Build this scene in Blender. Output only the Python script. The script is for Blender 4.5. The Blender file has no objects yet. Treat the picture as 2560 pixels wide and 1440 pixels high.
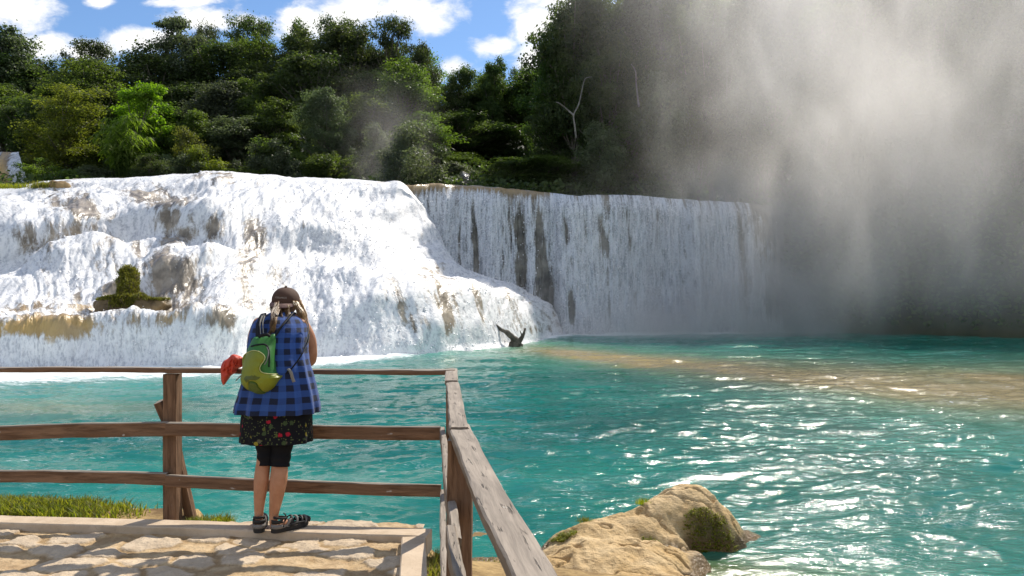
import bpy, bmesh, math, random
import numpy as np
from mathutils import Vector, Matrix

# ------------------------------------------------------------------ camera, sky, sun, exposure
SC = bpy.context.scene
F, HC, HY = 1980.0, 1.57, 743.0            # focal length in photo pixels, eye height, horizon row
SUN_AZ, SUN_EL = math.radians(25), math.radians(45)
WATER_Z = -1.1
R = math.radians

cam = bpy.data.cameras.new('camera'); cam_o = bpy.data.objects.new('camera', cam)
SC.collection.objects.link(cam_o); SC.camera = cam_o
cam.sensor_width = 36; cam.lens = F / 2560 * 36; cam.shift_y = (HY - 720) / 2560
cam.clip_start = .05; cam.clip_end = 5000
cam_o.location = (0, 0, HC); cam_o.rotation_euler = (R(90), 0, 0)

SC.view_settings.view_transform = 'Standard'; SC.view_settings.look = 'None'
SC.view_settings.gamma = 1; SC.view_settings.use_curve_mapping = False
SC.view_settings.exposure = 0.35
cy = SC.cycles
cy.use_denoising = True
cy.max_bounces = 6; cy.diffuse_bounces = 3; cy.glossy_bounces = 2; cy.transmission_bounces = 3
cy.volume_bounces = 2; cy.transparent_max_bounces = 8
cy.caustics_reflective = False; cy.caustics_refractive = False
cy.volume_max_steps = 256


class G:
    """small helper to write node trees"""
    def __init__(s, nt):
        s.nt = nt; s.N = nt.nodes; s.L = nt.links; s.N.clear()
    def add(s, typ, ins=None, **props):
        n = s.N.new(typ)
        for k, v in props.items(): setattr(n, k, v)
        for k, v in (ins or {}).items(): s.set(n.inputs[k], v)
        return n
    def set(s, sock, v):
        if isinstance(v, bpy.types.NodeSocket): s.L.new(v, sock)
        elif isinstance(v, (tuple, list)) and sock.type == 'RGBA' and len(v) == 3: sock.default_value = (*v, 1)
        else: sock.default_value = v
    def m(s, op, a, b=0.0, c=0.0, clamp=False):
        n = s.add('ShaderNodeMath', {0: a, 1: b, 2: c}, operation=op, use_clamp=clamp); return n.outputs[0]
    def vm(s, op, a, b=(0, 0, 0)):
        n = s.add('ShaderNodeVectorMath', {0: a, 1: b}, operation=op); return n.outputs[0]
    def noise(s, vec, scale=1, detail=4, rough=.5, dist=0):
        n = s.add('ShaderNodeTexNoise', {'Scale': scale, 'Detail': detail, 'Roughness': rough, 'Distortion': dist})
        if vec is not None: s.L.new(vec, n.inputs['Vector'])
        return n.outputs['Fac']
    def noisec(s, vec, scale=1, detail=4):
        n = s.add('ShaderNodeTexNoise', {'Scale': scale, 'Detail': detail}); s.L.new(vec, n.inputs['Vector'])
        return n.outputs['Color']
    def ramp(s, fac, stops, interp='LINEAR'):
        n = s.add('ShaderNodeValToRGB', {'Fac': fac}); e = n.color_ramp.elements; n.color_ramp.interpolation = interp
        while len(e) < len(stops): e.new(.5)
        for i, (p, c) in enumerate(stops):
            e[i].position = p
            e[i].color = (c, c, c, 1) if isinstance(c, (int, float)) else (*c, 1)
        return n.outputs['Color']
    def step(s, v, a, b):
        n = s.add('ShaderNodeMapRange', {'Value': v, 'From Min': a, 'From Max': b}, interpolation_type='SMOOTHSTEP', clamp=True)
        return n.outputs['Result']
    def mix(s, fac, a, b, mode='MIX'):
        n = s.add('ShaderNodeMix', {0: fac, 6: a, 7: b}, data_type='RGBA', blend_type=mode); return n.outputs[2]
    def coord(s, which='Object'): return s.add('ShaderNodeTexCoord').outputs[which]
    def pos(s): return s.add('ShaderNodeNewGeometry').outputs['Position']
    def uv(s): return s.add('ShaderNodeUVMap').outputs[0]
    def scale(s, vec, sc, rot=(0, 0, 0)):
        n = s.add('ShaderNodeMapping', {'Vector': vec, 'Scale': sc, 'Rotation': rot}); return n.outputs[0]
    def attr(s, name): return s.add('ShaderNodeAttribute', attribute_name=name).outputs['Fac']
    def bump(s, h, strength=.5, dist=.02):
        return s.add('ShaderNodeBump', {'Height': h, 'Strength': strength, 'Distance': dist}).outputs[0]
    def bsdf(s, **k):
        n = s.add('ShaderNodeBsdfPrincipled')
        for a, v in k.items(): s.set(n.inputs[a.replace('_', ' ')], v)
        return n
    def out(s, surf=None, vol=None):
        o = s.add('ShaderNodeOutputMaterial')
        if surf is not None: s.L.new(surf, o.inputs['Surface'])
        if vol is not None: s.L.new(vol, o.inputs['Volume'])


def new_mat(name):
    m = bpy.data.materials.new(name); m.use_nodes = True
    return m, G(m.node_tree)

# world: Nishita sky with broken white clouds laid out by direction
W = bpy.data.worlds.new('World'); SC.world = W; W.use_nodes = True
g = G(W.node_tree)
sky = g.add('ShaderNodeTexSky', sky_type='NISHITA', sun_disc=False, sun_elevation=SUN_EL, sun_rotation=SUN_AZ)
sky.altitude = 400; sky.air_density = 1.0; sky.dust_density = .25; sky.ozone_density = 2.5
dirv = g.coord('Generated')
sx = g.add('ShaderNodeSeparateXYZ', {0: dirv})
yy = g.m('MAXIMUM', sx.outputs[1], .02)
cu, cw = g.m('DIVIDE', sx.outputs[0], yy), g.m('DIVIDE', sx.outputs[2], yy)
cv = g.add('ShaderNodeCombineXYZ', {0: cu, 1: cw}).outputs[0]
field = None
CLOUDS = [(30, 25, 125, 70), (110, 120, 90, 42), (215, 128, 70, 28), (330, 105, 70, 36), (395, 92, 60, 30), (250, 0, 45, 18), (520, 42, 110, 34),
          (450, 5, 110, 14), (600, 55, 80, 26), (790, 60, 110, 55), (880, 20, 130, 60), (1040, 28, 120, 55), (1350, 45, 95, 65), (1400, 0, 120, 50),
          (1225, 112, 62, 26), (1128, 168, 48, 34), (1335, 152, 50, 45), (1080, 190, 40, 30), (-150, 60, 120, 60), (1900, -60, 400, 120), (2500, -30, 300, 120), (700, -160, 300, 60)]
for (px, py, rx, ry) in CLOUDS:
    a = g.m('MULTIPLY', g.m('SUBTRACT', cu, (px - 1280) / F), F / rx)
    b = g.m('MULTIPLY', g.m('SUBTRACT', cw, (HY - py) / F), F / ry)
    d2 = g.m('ADD', g.m('MULTIPLY', a, a), g.m('MULTIPLY', b, b))
    f1 = g.m('EXPONENT', g.m('MULTIPLY', d2, -.8))
    field = f1 if field is None else g.m('MAXIMUM', field, f1)
n1 = g.noise(g.scale(cv, (1, 1.5, 1)), 16, 8, .62, .3)
n2 = g.noise(g.scale(dirv, (2, 2, 4)), 1.6, 6, .6)
fill_clouds = g.step(n2, .40, .62)  # unseen cloud cover added behind the camera to whiten and lift ambient light
cl = g.step(g.m('ADD', field, g.m('MULTIPLY', g.m('SUBTRACT', n1, .5), 1.9)), .28, .92)
up = g.step(sx.outputs[1], .0, .35)
cl = g.m('MULTIPLY', cl, up)
cl = g.m('MAXIMUM', cl, g.m('MULTIPLY', g.m('MULTIPLY', fill_clouds, .85), g.m('SUBTRACT', 1, up)), clamp=True)
ccol = g.ramp(n1, [(.3, (7.6, 7.8, 8.2)), (.62, (9.6, 9.5, 9.3))])
skyc = g.mix(1.0, sky.outputs[0], (.84, .97, 1.10), 'MULTIPLY')
col = g.mix(cl, skyc, ccol)
bg = g.add('ShaderNodeBackground', {'Color': col, 'Strength': .1})
g.L.new(bg.outputs[0], g.add('ShaderNodeOutputWorld').inputs[0])

sun = bpy.data.lights.new('sun', 'SUN'); sun.energy = 4.6; sun.angle = R(.53); sun.color = (1, .93, .82)
sun_o = bpy.data.objects.new('sun', sun); SC.collection.objects.link(sun_o)
sdir = Vector((math.sin(SUN_AZ) * math.cos(SUN_EL), math.cos(SUN_AZ) * math.cos(SUN_EL), math.sin(SUN_EL)))
sun_o.rotation_euler = sdir.to_track_quat('Z', 'Y').to_euler()

# ------------------------------------------------------------------ helpers
COL = SC.collection

def P(px, py, d):
    """a point of the place: photo direction (px, py) at distance d ahead of the eye"""
    return Vector(((px - 1280) / F * d, d, HC + (HY - py) / F * d))

def tag(o, label=None, cat=None, group=None, kind=None):
    if label: o['label'] = label
    if cat: o['category'] = cat
    if group: o['group'] = group
    if kind: o['kind'] = kind
    return o

def link(name, me, parent=None, mat=None):
    o = bpy.data.objects.new(name, me); COL.objects.link(o)
    if parent is not None: o.parent = parent
    if mat is not None and me is not None and not me.materials:
        for x in (mat if isinstance(mat, (list, tuple)) else [mat]): me.materials.append(x)
    return o

def empty(name, loc=(0, 0, 0), rz=0):
    o = link(name, None); o.location = loc; o.rotation_euler.z = rz; o.empty_display_size = .1
    return o

def mesh_np(name, V, Fc, smooth=True, attrs=None, uv=None, mats=None, matidx=None):
    """mesh from numpy arrays; Fc is (n,3) or (n,4)"""
    V = np.asarray(V, np.float32).reshape(-1, 3); Fc = np.asarray(Fc, np.int32)
    me = bpy.data.meshes.new(name); k = Fc.shape[1]; n = len(Fc)
    me.vertices.add(len(V)); me.vertices.foreach_set('co', V.ravel())
    me.loops.add(n * k); me.loops.foreach_set('vertex_index', Fc.ravel())
    me.polygons.add(n)
    me.polygons.foreach_set('loop_start', np.arange(0, n * k, k, dtype=np.int32))
    me.polygons.foreach_set('loop_total', np.full(n, k, np.int32))
    if smooth: me.polygons.foreach_set('use_smooth', np.ones(n, bool))
    if matidx is not None: me.polygons.foreach_set('material_index', np.asarray(matidx, np.int32))
    me.update(calc_edges=True)
    if uv is not None:
        l = me.uv_layers.new(name='UVMap'); l.data.foreach_set('uv', np.asarray(uv, np.float32)[Fc.ravel()].ravel())
    for a, v in (attrs or {}).items():
        at = me.attributes.new(a, 'FLOAT', 'POINT'); at.data.foreach_set('value', np.asarray(v, np.float32).ravel())
    for x in (mats or []): me.materials.append(x)
    me.validate()
    return me

def grid_faces(nr, nc, wrap=False):
    i = np.arange(nr - 1)[:, None]; j = np.arange(nc if wrap else nc - 1)[None, :]
    a = i * nc + j; b = i * nc + (j + 1) % nc; c = (i + 1) * nc + (j + 1) % nc; d = (i + 1) * nc + j
    return np.stack([a, b, c, d], -1).reshape(-1, 4)

def _h(ix, iy, iz, seed):
    with np.errstate(over='ignore'):
        n = (ix.astype(np.int64) * 374761393 + iy.astype(np.int64) * 668265263 + iz.astype(np.int64) * 2147483647 + seed * 1274126177) & 0xffffffff
        n = ((n ^ (n >> 13)) * 1274126177) & 0xffffffff
        n = ((n ^ (n >> 16)) * 2246822519) & 0xffffffff
        n = n ^ (n >> 15)
    return (n & 0xffffff) / float(0xffffff)

def vnoise(x, y, z=None, seed=0):
    x = np.asarray(x, float); y = np.asarray(y, float); z = np.zeros_like(x) if z is None else np.asarray(z, float)
    ix, iy, iz = np.floor(x), np.floor(y), np.floor(z)
    fx, fy, fz = x - ix, y - iy, z - iz
    fx, fy, fz = [t * t * t * (t * (t * 6 - 15) + 10) for t in (fx, fy, fz)]
    ix, iy, iz = ix.astype(np.int64), iy.astype(np.int64), iz.astype(np.int64)
    def L(a, b, t): return a + (b - a) * t
    r = []
    flat = not np.any(z)
    for dz in ((0,) if flat else (0, 1)):
        r.append(L(L(_h(ix, iy, iz + dz, seed), _h(ix + 1, iy, iz + dz, seed), fx),
                   L(_h(ix, iy + 1, iz + dz, seed), _h(ix + 1, iy + 1, iz + dz, seed), fx), fy))
    return (r[0] if flat else L(r[0], r[1], fz)) * 2 - 1

def fbm(x, y, z=None, oct=4, seed=0, gain=.5, lac=2.03):
    s = 0; a = 1; t = 0
    for o in range(oct):
        k = lac ** o
        s = s + a * vnoise(np.asarray(x) * k + o * 17.3, np.asarray(y) * k - o * 9.1, None if z is None else np.asarray(z) * k, seed + o); t += a; a *= gain
    return s / t

def sstep(x, a, b):
    t = np.clip((x - a) / (b - a), 0, 1); return t * t * (3 - 2 * t)

def tube_np(pts, rad, sides=8, cap=True):
    """tapered tube along points -> verts, faces (quads, tips pinched)"""
    pts = np.asarray([tuple(p) for p in pts], float); rad = np.asarray(rad, float)
    n = len(pts); t = np.gradient(pts, axis=0); t /= np.linalg.norm(t, axis=1)[:, None] + 1e-9
    ref = np.array([0, 0, 1.]) if abs(t[0][2]) < .9 else np.array([1., 0, 0])
    V = []
    u = np.cross(t[0], ref); u /= np.linalg.norm(u)
    for i in range(n):
        u = u - t[i] * np.dot(u, t[i]); u /= np.linalg.norm(u) + 1e-9
        w = np.cross(t[i], u); an = np.linspace(0, 2 * np.pi, sides, endpoint=False)
        V.append(pts[i] + rad[i] * (np.cos(an)[:, None] * u + np.sin(an)[:, None] * w))
    if cap:
        V = [np.repeat(pts[:1], sides, 0)] + V + [np.repeat(pts[-1:], sides, 0)]
    V = np.array(V); return V.reshape(-1, 3), grid_faces(len(V), sides, True)

class MB:
    """collects quads into one mesh"""
    def __init__(s): s.V = []; s.F = []; s.n = 0; s.A = []
    def put(s, V, Fc, a=0.0):
        V = np.asarray(V, float).reshape(-1, 3); s.V.append(V); s.F.append(np.asarray(Fc) + s.n); s.n += len(V); s.A.append(np.full(len(V), a))
    def tube(s, pts, rad, sides=8, a=0.0):
        s.put(*tube_np(pts, rad, sides), a)
    def mesh(s, name, smooth=True, mats=None):
        return mesh_np(name, np.concatenate(s.V), np.concatenate(s.F), smooth, {'tint': np.concatenate(s.A)}, mats=mats)

def spline(pts, n):
    """Catmull-Rom through points"""
    p = np.asarray([tuple(q) for q in pts], float); m = len(p)
    q = np.vstack([2 * p[0] - p[1], p, 2 * p[-1] - p[-2]])
    t = np.linspace(0, m - 1, n); i = np.minimum(t.astype(int), m - 2); f = (t - i)[:, None]
    a, b, c, d = q[i], q[i + 1], q[i + 2], q[i + 3]
    return .5 * (2 * b + (c - a) * f + (2 * a - 5 * b + 4 * c - d) * f ** 2 + (3 * b - a - 3 * c + d) * f ** 3)

rng = np.random.default_rng(7); random.seed(7)

# ------------------------------------------------------------------ materials
def leaf_mat(name, c1, c2, trans, tr=.45):
    m, g = new_mat(name)
    isl = g.add('ShaderNodeNewGeometry').outputs['Random Per Island']
    rnd = g.add('ShaderNodeObjectInfo').outputs['Random']
    t = g.m('ADD', g.m('MULTIPLY', isl, .45), g.m('MULTIPLY', g.attr('tint'), .55))
    c = g.mix(t, c1, c2)
    hs = g.add('ShaderNodeHueSaturation', {'Hue': g.m('ADD', .488, g.m('MULTIPLY', rnd, .024)), 'Saturation': g.m('ADD', .8, g.m('MULTIPLY', rnd, .3)),
                                           'Value': g.m('ADD', .75, g.m('MULTIPLY', rnd, .5)), 'Color': c})
    c = hs.outputs[0]
    b = g.bsdf(Base_Color=c, Roughness=.55, Specular_IOR_Level=.2)
    tl = g.add('ShaderNodeBsdfTranslucent', {'Color': g.mix(1, c, trans, 'MULTIPLY')})
    g.out(g.add('ShaderNodeMixShader', {0: tr, 1: b.outputs[0], 2: tl.outputs[0]}).outputs[0])
    return m

M = {}
M['leaf_dark'] = leaf_mat('leaf_dark', (.03, .054, .02), (.095, .125, .042), (2.2, 2.4, .9), .42)
M['leaf_mid'] = leaf_mat('leaf_mid', (.036, .068, .018), (.115, .16, .036), (2.4, 2.6, .8), .5)
M['leaf_green'] = leaf_mat('leaf_green', (.075, .14, .010), (.21, .285, .03), (2.2, 2.6, .7), .5)
M['leaf_olive'] = leaf_mat('leaf_olive', (.06, .085, .018), (.18, .19, .045), (2.2, 2.3, .7), .48)
M['leaf_grey'] = leaf_mat('leaf_grey', (.042, .058, .034), (.13, .155, .085), (1.9, 2.1, 1.1), .4)
M['grass_blade'] = leaf_mat('grass_blade', (.07, .12, .012), (.26, .24, .04), (2.2, 2.2, .7), .5)
M['moss'] = leaf_mat('moss', (.09, .11, .012), (.27, .25, .04), (1.6, 1.6, .6), .3)

def simple(name, c1, c2, scale=6, rough=.8, bump=.3, bd=.01, spec=.3, coord='Object', sc=(1, 1, 1), detail=6):
    m, g = new_mat(name); co = g.scale(g.coord(coord), sc)
    n = g.noise(co, scale, detail, .6)
    b = g.bsdf(Base_Color=g.mix(g.step(n, .3, .7), c1, c2), Roughness=rough, Specular_IOR_Level=spec, Normal=g.bump(n, bump, bd))
    g.out(b.outputs[0]); return m

M['bark'] = simple('bark', (.09, .075, .06), (.26, .22, .17), 3, sc=(3, 3, .6))
M['pale_bark'] = simple('pale_bark', (.14, .13, .11), (.26, .24, .21), 3)
M['hill'] = simple('hill', (.02, .028, .012), (.06, .06, .03), .5, coord='Object')
M['dark_rock'] = simple('dark_rock', (.05, .05, .045), (.16, .145, .12), .6, rough=.6, bump=1, bd=.3)
M['driftwood'] = simple('driftwood', (.05, .045, .035), (.15, .13, .10), 3)
M['concrete'] = None

def wood_mat(name, dark, mid, light, greyed):
    m, g = new_mat(name); co = g.coord()
    gr = g.noise(g.scale(co, (2.2, 26, 26)), 1.6, 6, .65, .4)
    bl = g.noise(g.scale(co, (1.1, 5, 5)), 2.2, 5, .6)
    cr = g.noise(g.scale(co, (7, 60, 60)), 1.2, 3, .5)
    c = g.mix(g.step(gr, .3, .7), dark, light)
    c = g.mix(g.m('MULTIPLY', g.step(bl, .4, .7), .75), c, mid)
    nz = g.add('ShaderNodeSeparateXYZ', {0: g.add('ShaderNodeNewGeometry').outputs['Normal']}).outputs[2]
    wg = g.mix(g.step(gr, .25, .75), tuple(x * .55 for x in greyed), greyed)
    wg = g.mix(g.step(cr, .62, .7), wg, tuple(x * .3 for x in greyed))
    c = g.mix(g.m('MULTIPLY', g.step(nz, .5, .8), .9), c, wg)
    sp = g.noise(g.scale(co, (9, 14, 14)), 1.5, 2, .4)
    c = g.mix(g.m('MULTIPLY', g.step(sp, .74, .78), .6), c, (.55, .52, .47))
    h = g.m('ADD', gr, g.m('MULTIPLY', g.step(cr, .6, .72), -1.2))
    b = g.bsdf(Base_Color=c, Roughness=.8, Specular_IOR_Level=.25, Normal=g.bump(h, .7, .006))
    g.out(b.outputs[0]); return m
M['wood'] = wood_mat('wood', (.09, .045, .022), (.17, .095, .055), (.26, .15, .085), (.40, .345, .28))
M['wood_grey'] = wood_mat('wood_grey', (.12, .085, .06), (.22, .17, .12), (.30, .235, .17), (.37, .31, .25))

# ------------------------------------------------------------------ the river: pool
def foam_line(px):                      # distance of the foot of the falls in each direction
    return np.interp(px, [-900, -300, 0, 220, 450, 560, 640, 760, 880, 1000, 1120, 1250, 1320, 1380, 1450, 1900, 2560, 3200],
                     [29, 29.3, 29.3, 29.8, 30.3, 31, 32.8, 34.3, 35.8, 37.8, 41.2, 45, 48, 54, 59, 61, 50, 42])
def build_pool():
    nr, nc = 620, 720
    t = np.linspace(0, 1, nr); d = 4.2 * (66 / 4.2) ** t
    pxs = np.linspace(-1500, 4000, nc)
    D, PX = np.meshgrid(d, pxs, indexing='ij')
    X, Y = (PX - 1280) / F * D, D
    wx, wy = X + .5 * fbm(X * .35, Y * .35, seed=40), Y + .6 * fbm(X * .3, Y * .3, seed=41)
    a = R(18); rx, ry = wx * math.cos(a) + wy * math.sin(a), -wx * math.sin(a) + wy * math.cos(a)
    Z = .075 * fbm(rx * .35, ry * .8, oct=2, seed=1) + .045 * (1 - 2 * np.abs(fbm(rx * .9, ry * 2.0, oct=3, seed=3))) \
        + .019 * (1 - 2 * np.abs(fbm(wx * 1.9, wy * 3.6, oct=3, seed=6))) + .0085 * (1 - 2 * np.abs(fbm(rx * 4.6, ry * 8, oct=2, seed=9)))
    near = sstep(Y, 5.5, 9)
    amp = .55 + .45 * sstep(Y, 7, 14) + .5 * np.exp(-((foam_line(PX) - Y) / 4) ** 2)
    Z = Z * amp * (.35 + .65 * near) + WATER_Z - .03
    fl = foam_line(PX); gap = fl - D
    wid = np.interp(PX, [-500, 0, 300, 600, 900, 1150, 1300, 1500, 1900, 2000], [7, 6.2, 5, 5, 4.2, 2.4, 3.2, 6, 5, 1.5])
    foam = 1.15 * np.exp(-np.maximum(gap, 0) / (wid * .8)) * sstep(2050 - PX, 0, 200)
    # silt: tan band and olive margin
    ly = np.interp(X, [-2, 1, 3, 6, 10, 14, 22], [41, 40, 37, 31.5, 26, 23, 20])
    silt = np.exp(-((Y - ly) / (3.4 + .26 * np.abs(X - 2))) ** 2) * sstep(X, -.5, 2.5)
    silt = silt * (.8 + .5 * fbm(X * .3, Y * .12, seed=21)) + .35 * np.exp(-((X + 11) / 3.5) ** 2 - ((Y - 19) / 1.5) ** 2)
    olive = np.exp(-((Y - ly - 1) / (8.5 + .10 * X)) ** 2) * sstep(X, -4, 3)
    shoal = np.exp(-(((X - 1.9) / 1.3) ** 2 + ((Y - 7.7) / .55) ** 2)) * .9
    V = np.stack([X, Y, Z], -1)
    me = mesh_np('water', V, grid_faces(nr, nc), True, {'foam': foam, 'silt': np.clip(silt * 1.35, 0, 1), 'olive': olive, 'shoal': shoal})
    m, g = new_mat('pool_water'); pos = g.pos()
    big = g.noise(g.scale(pos, (.14, .3, 1)), 1, 4, .55)
    c = g.mix(g.step(big, .35, .68), (.003, .136, .102), (.018, .235, .175))
    mott = g.noise(g.scale(pos, (1.1, 2.6, 1), (0, 0, R(-15))), 1.3, 5, .62, .8)
    c = g.mix(g.m('MULTIPLY', g.step(mott, .52, .72), .30), c, (.10, .32, .29))
    c = g.mix(g.m('MULTIPLY', g.attr('olive'), .62, clamp=True), c, (.17, .25, .11))
    c = g.mix(g.m('MULTIPLY', g.attr('silt'), .85, clamp=True), c, (.40, .29, .125))
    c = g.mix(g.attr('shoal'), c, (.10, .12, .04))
    fn = g.noise(g.scale(pos, (1.0, 2.4, 1)), 1.5, 7, .68, .6)
    fo = g.attr('foam')
    cov = g.step(g.m('ADD', fo, g.m('MULTIPLY', g.m('SUBTRACT', fn, .5), .95)), .3, .62)
    sp = g.noise(g.scale(pos, (2.2, 6.0, 1), (0, 0, R(-14))), 2.4, 3, .5, .5)
    sp2 = g.noise(g.scale(pos, (.45, .9, 1)), 1, 3, .5)
    spk = g.m('MULTIPLY', g.step(sp, .655, .70), g.m('MULTIPLY', g.step(sp2, .46, .62), .75))
    lace = g.noise(g.scale(pos, (1.6, 4.5, 1), (0, 0, R(-16))), 2.0, 4, .6, 1.4)
    lace = g.m('MULTIPLY', g.step(g.m('ABSOLUTE', g.m('SUBTRACT', lace, .5)), .022, .0), g.m('MULTIPLY', g.step(sp2, .5, .66), .38))
    milk = g.mix(g.m('MULTIPLY', fo, .75, clamp=True), c, (.36, .56, .54))
    c = g.mix(g.m('MAXIMUM', cov, g.m('MAXIMUM', spk, lace)), milk, (.86, .9, .9))
    r1 = g.noise(g.scale(pos, (3.0, 7.0, 1), (0, 0, R(-12))), 2.2, 5, .6, .5)
    r2 = g.noise(g.scale(pos, (14, 26, 1)), 1.0, 3, .5)
    hh = g.m('ADD', r1, g.m('MULTIPLY', r2, .3))
    b = g.bsdf(Base_Color=c, Roughness=g.m('ADD', .105, g.m('MULTIPLY', cov, .4)), Specular_IOR_Level=.5, IOR=1.33, Normal=g.bump(hh, 1.0, .012))
    g.out(b.outputs[0])
    return tag(link('water', me, None, m), 'rippled turquoise pool water with a tan silt band', None, None, 'structure')
build_pool()

# ------------------------------------------------------------------ falls
CASC_PX = [-300, 0, 120, 220, 330, 450, 560, 640, 760, 880, 1000, 1050, 1120, 1180, 1250, 1320, 1380, 1412]
CASC = [
 [(932,29.3),(770,30),(765,34),(725,36.5),(690,39),(686,41.5),(585,42.5),(520,50),(490,56),(484,68)],
 [(927,29.3),(775,30.1),(768,34),(715,37),(672,39),(668,41.5),(560,42.5),(500,50),(478,56),(473,68)],
 [(924,29.6),(778,30.4),(770,34),(690,37.5),(628,40),(624,42.5),(545,43.5),(490,51),(458,57),(453,68)],
 [(922,29.8),(780,30.6),(772,34),(680,38),(610,41),(606,43.5),(528,44.5),(485,52),(452,58),(448,68)],
 [(918,30),(783,30.8),(776,33.5),(690,36.5),(602,42),(597,44.5),(500,46.5),(475,52),(449,58),(446,68)],
 [(914,30.3),(785,31),(777,33),(660,37),(605,41.5),(598,43.5),(505,45.3),(480,51),(441,58),(438,68)],
 [(907,31),(790,31.7),(770,33.7),(690,36.3),(635,39.5),(625,41.3),(525,44.5),(480,51),(438,58),(435,68)],
 [(897,32.8),(800,34),(778,35),(700,38),(640,40.3),(620,42),(520,45.5),(475,51),(442,58),(439,68)],
 [(892,34.3),(830,35.6),(775,37),(705,40),(650,42),(630,43.7),(545,46.5),(490,51.5),(448,58),(444,68)],
 [(884,35.8),(800,36.7),(730,37.8),(690,40.4),(655,44),(620,46.5),(560,48.5),(500,52.5),(454,58),(449,68)],
 [(878,37.8),(780,38.6),(705,39.9),(682,43.5),(650,47.5),(600,50),(540,52.5),(490,54.7),(458,57.5),(454,68)],
 [(874,39.3),(780,40.1),(703,41.4),(678,45.5),(655,49.5),(600,52.5),(540,54.6),(490,56),(462,57.7),(458,68)],
 [(868,41.3),(780,42.2),(707,43.6),(685,47.5),(668,51),(650,53),(600,54.8),(560,56.3),(540,58),(535,62)],
 [(865,42.8),(785,43.7),(715,45.2),(697,48.5),(687,51.5),(683,54),(680,56),(676,58),(674,59.5),(672,62)],
 [(860,44.8),(790,45.7),(725,47.3),(708,51),(702,53.5),(702,55.5),(704,57),(706,58.5),(708,60),(710,62)],
 [(853,47.8),(800,48.7),(752,50.1),(735,53.2),(726,55.5),(722,57),(722,58),(724,59),(726,60),(730,62)],
 [(840,53.8),(815,54.8),(795,55.6),(780,56.5),(772,57.3),(768,58),(766,58.6),(766,59.2),(766,60),(768,62)],
 [(834,58),(832,58.4),(830,58.8),(829,59.2),(828,59.6),(828,60),(828,60.5),(828,61),(828,61.5),(828,62)]]

def fall_mat(name, s1, s2, ra, rb, wa, wb):
    m, g = new_mat(name); uv = g.uv()
    fo, ta = g.attr('foam'), g.attr('tan')
    n1 = g.noise(g.scale(uv, (s1[0], s1[1], 1)), 1, 6, .62, .35)
    n2 = g.noise(g.scale(uv, (s2[0], s2[1], 1)), 1, 5, .65, .3)
    n3 = g.noise(g.scale(uv, (9.5, 6.5, 1)), 1, 4, .7)
    cov = g.m('ADD', fo, g.m('ADD', g.m('MULTIPLY', g.m('SUBTRACT', n1, .5), 1.0), g.m('MULTIPLY', g.m('SUBTRACT', n2, .5), .9)))
    cov = g.step(g.m('ADD', cov, g.m('MULTIPLY', g.m('SUBTRACT', n3, .5), .35)), .26, .56)
    wv = g.m('ADD', g.m('MULTIPLY', n3, .45), g.m('MULTIPLY', n2, .55))
    white = g.mix(g.step(wv, .37, .56), wa, wb)
    rn = g.noise(g.coord(), .9, 6, .65)
    rock = g.mix(g.step(rn, .3, .7), ra, rb)
    rock = g.mix(g.m('MULTIPLY', ta, .9, clamp=True), rock, g.mix(n1, (.36, .21, .055), (.62, .43, .17)))
    c = g.mix(cov, rock, white)
    h = g.m('ADD', g.m('MULTIPLY', n2, .6), g.m('ADD', g.m('MULTIPLY', n3, .5), g.m('MULTIPLY', cov, .25)))
    b = g.bsdf(Base_Color=c, Roughness=g.m('ADD', .25, g.m('MULTIPLY', cov, .35)), Specular_IOR_Level=.4, Normal=g.bump(h, .5, .10))
    g.out(b.outputs[0]); return m
M['cascade'] = fall_mat('cascade_water', (1.25, .32), (4.2, 1.5), (.16, .13, .095), (.46, .39, .30), (.45, .46, .49), (.80, .80, .80))
M['curtain'] = fall_mat('curtain_water', (1.6, .10), (5.5, .7), (.07, .065, .055), (.25, .23, .19), (.26, .28, .31), (.66, .68, .71))
m, g = new_mat('spray_white'); g.out(g.bsdf(Base_Color=(.9, .9, .92), Roughness=.6).outputs[0]); M['spray'] = m

def spray_mesh(name, V, N, w, count, out=.35, size=(.02, .065)):
    """flung clots of foam: small tetrahedra above the surface"""
    p = np.clip(w, 0, None); p = p / p.sum()
    i = rng.choice(len(V), count, p=p)
    c = V[i] + N[i] * (rng.random((count, 1)) ** 2.2 * out) + rng.normal(0, .05, (count, 3))
    s = rng.uniform(size[0], size[1], (count, 1, 1)) * (1 + (c[:, 1] / 60))[:, None, None] * .8
    tet = np.array([[1, 1, 1], [1, -1, -1], [-1, 1, -1], [-1, -1, 1.]]) * .6
    q = tet[None] + rng.normal(0, .35, (count, 4, 3))
    VV = c[:, None] + q * s
    b = np.arange(count)[:, None] * 4
    Fc = np.concatenate([b + np.array([[0, 1, 2]]), b + np.array([[0, 3, 1]]), b + np.array([[0, 2, 3]]), b + np.array([[1, 3, 2]])])
    return mesh_np(name, VV, Fc, False, mats=[M['spray']])

def normals(V):
    du = np.gradient(V, axis=1); dv = np.gradient(V, axis=0)
    n = np.cross(du, dv); n /= np.linalg.norm(n, axis=-1, keepdims=True) + 1e-9
    return n

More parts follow.
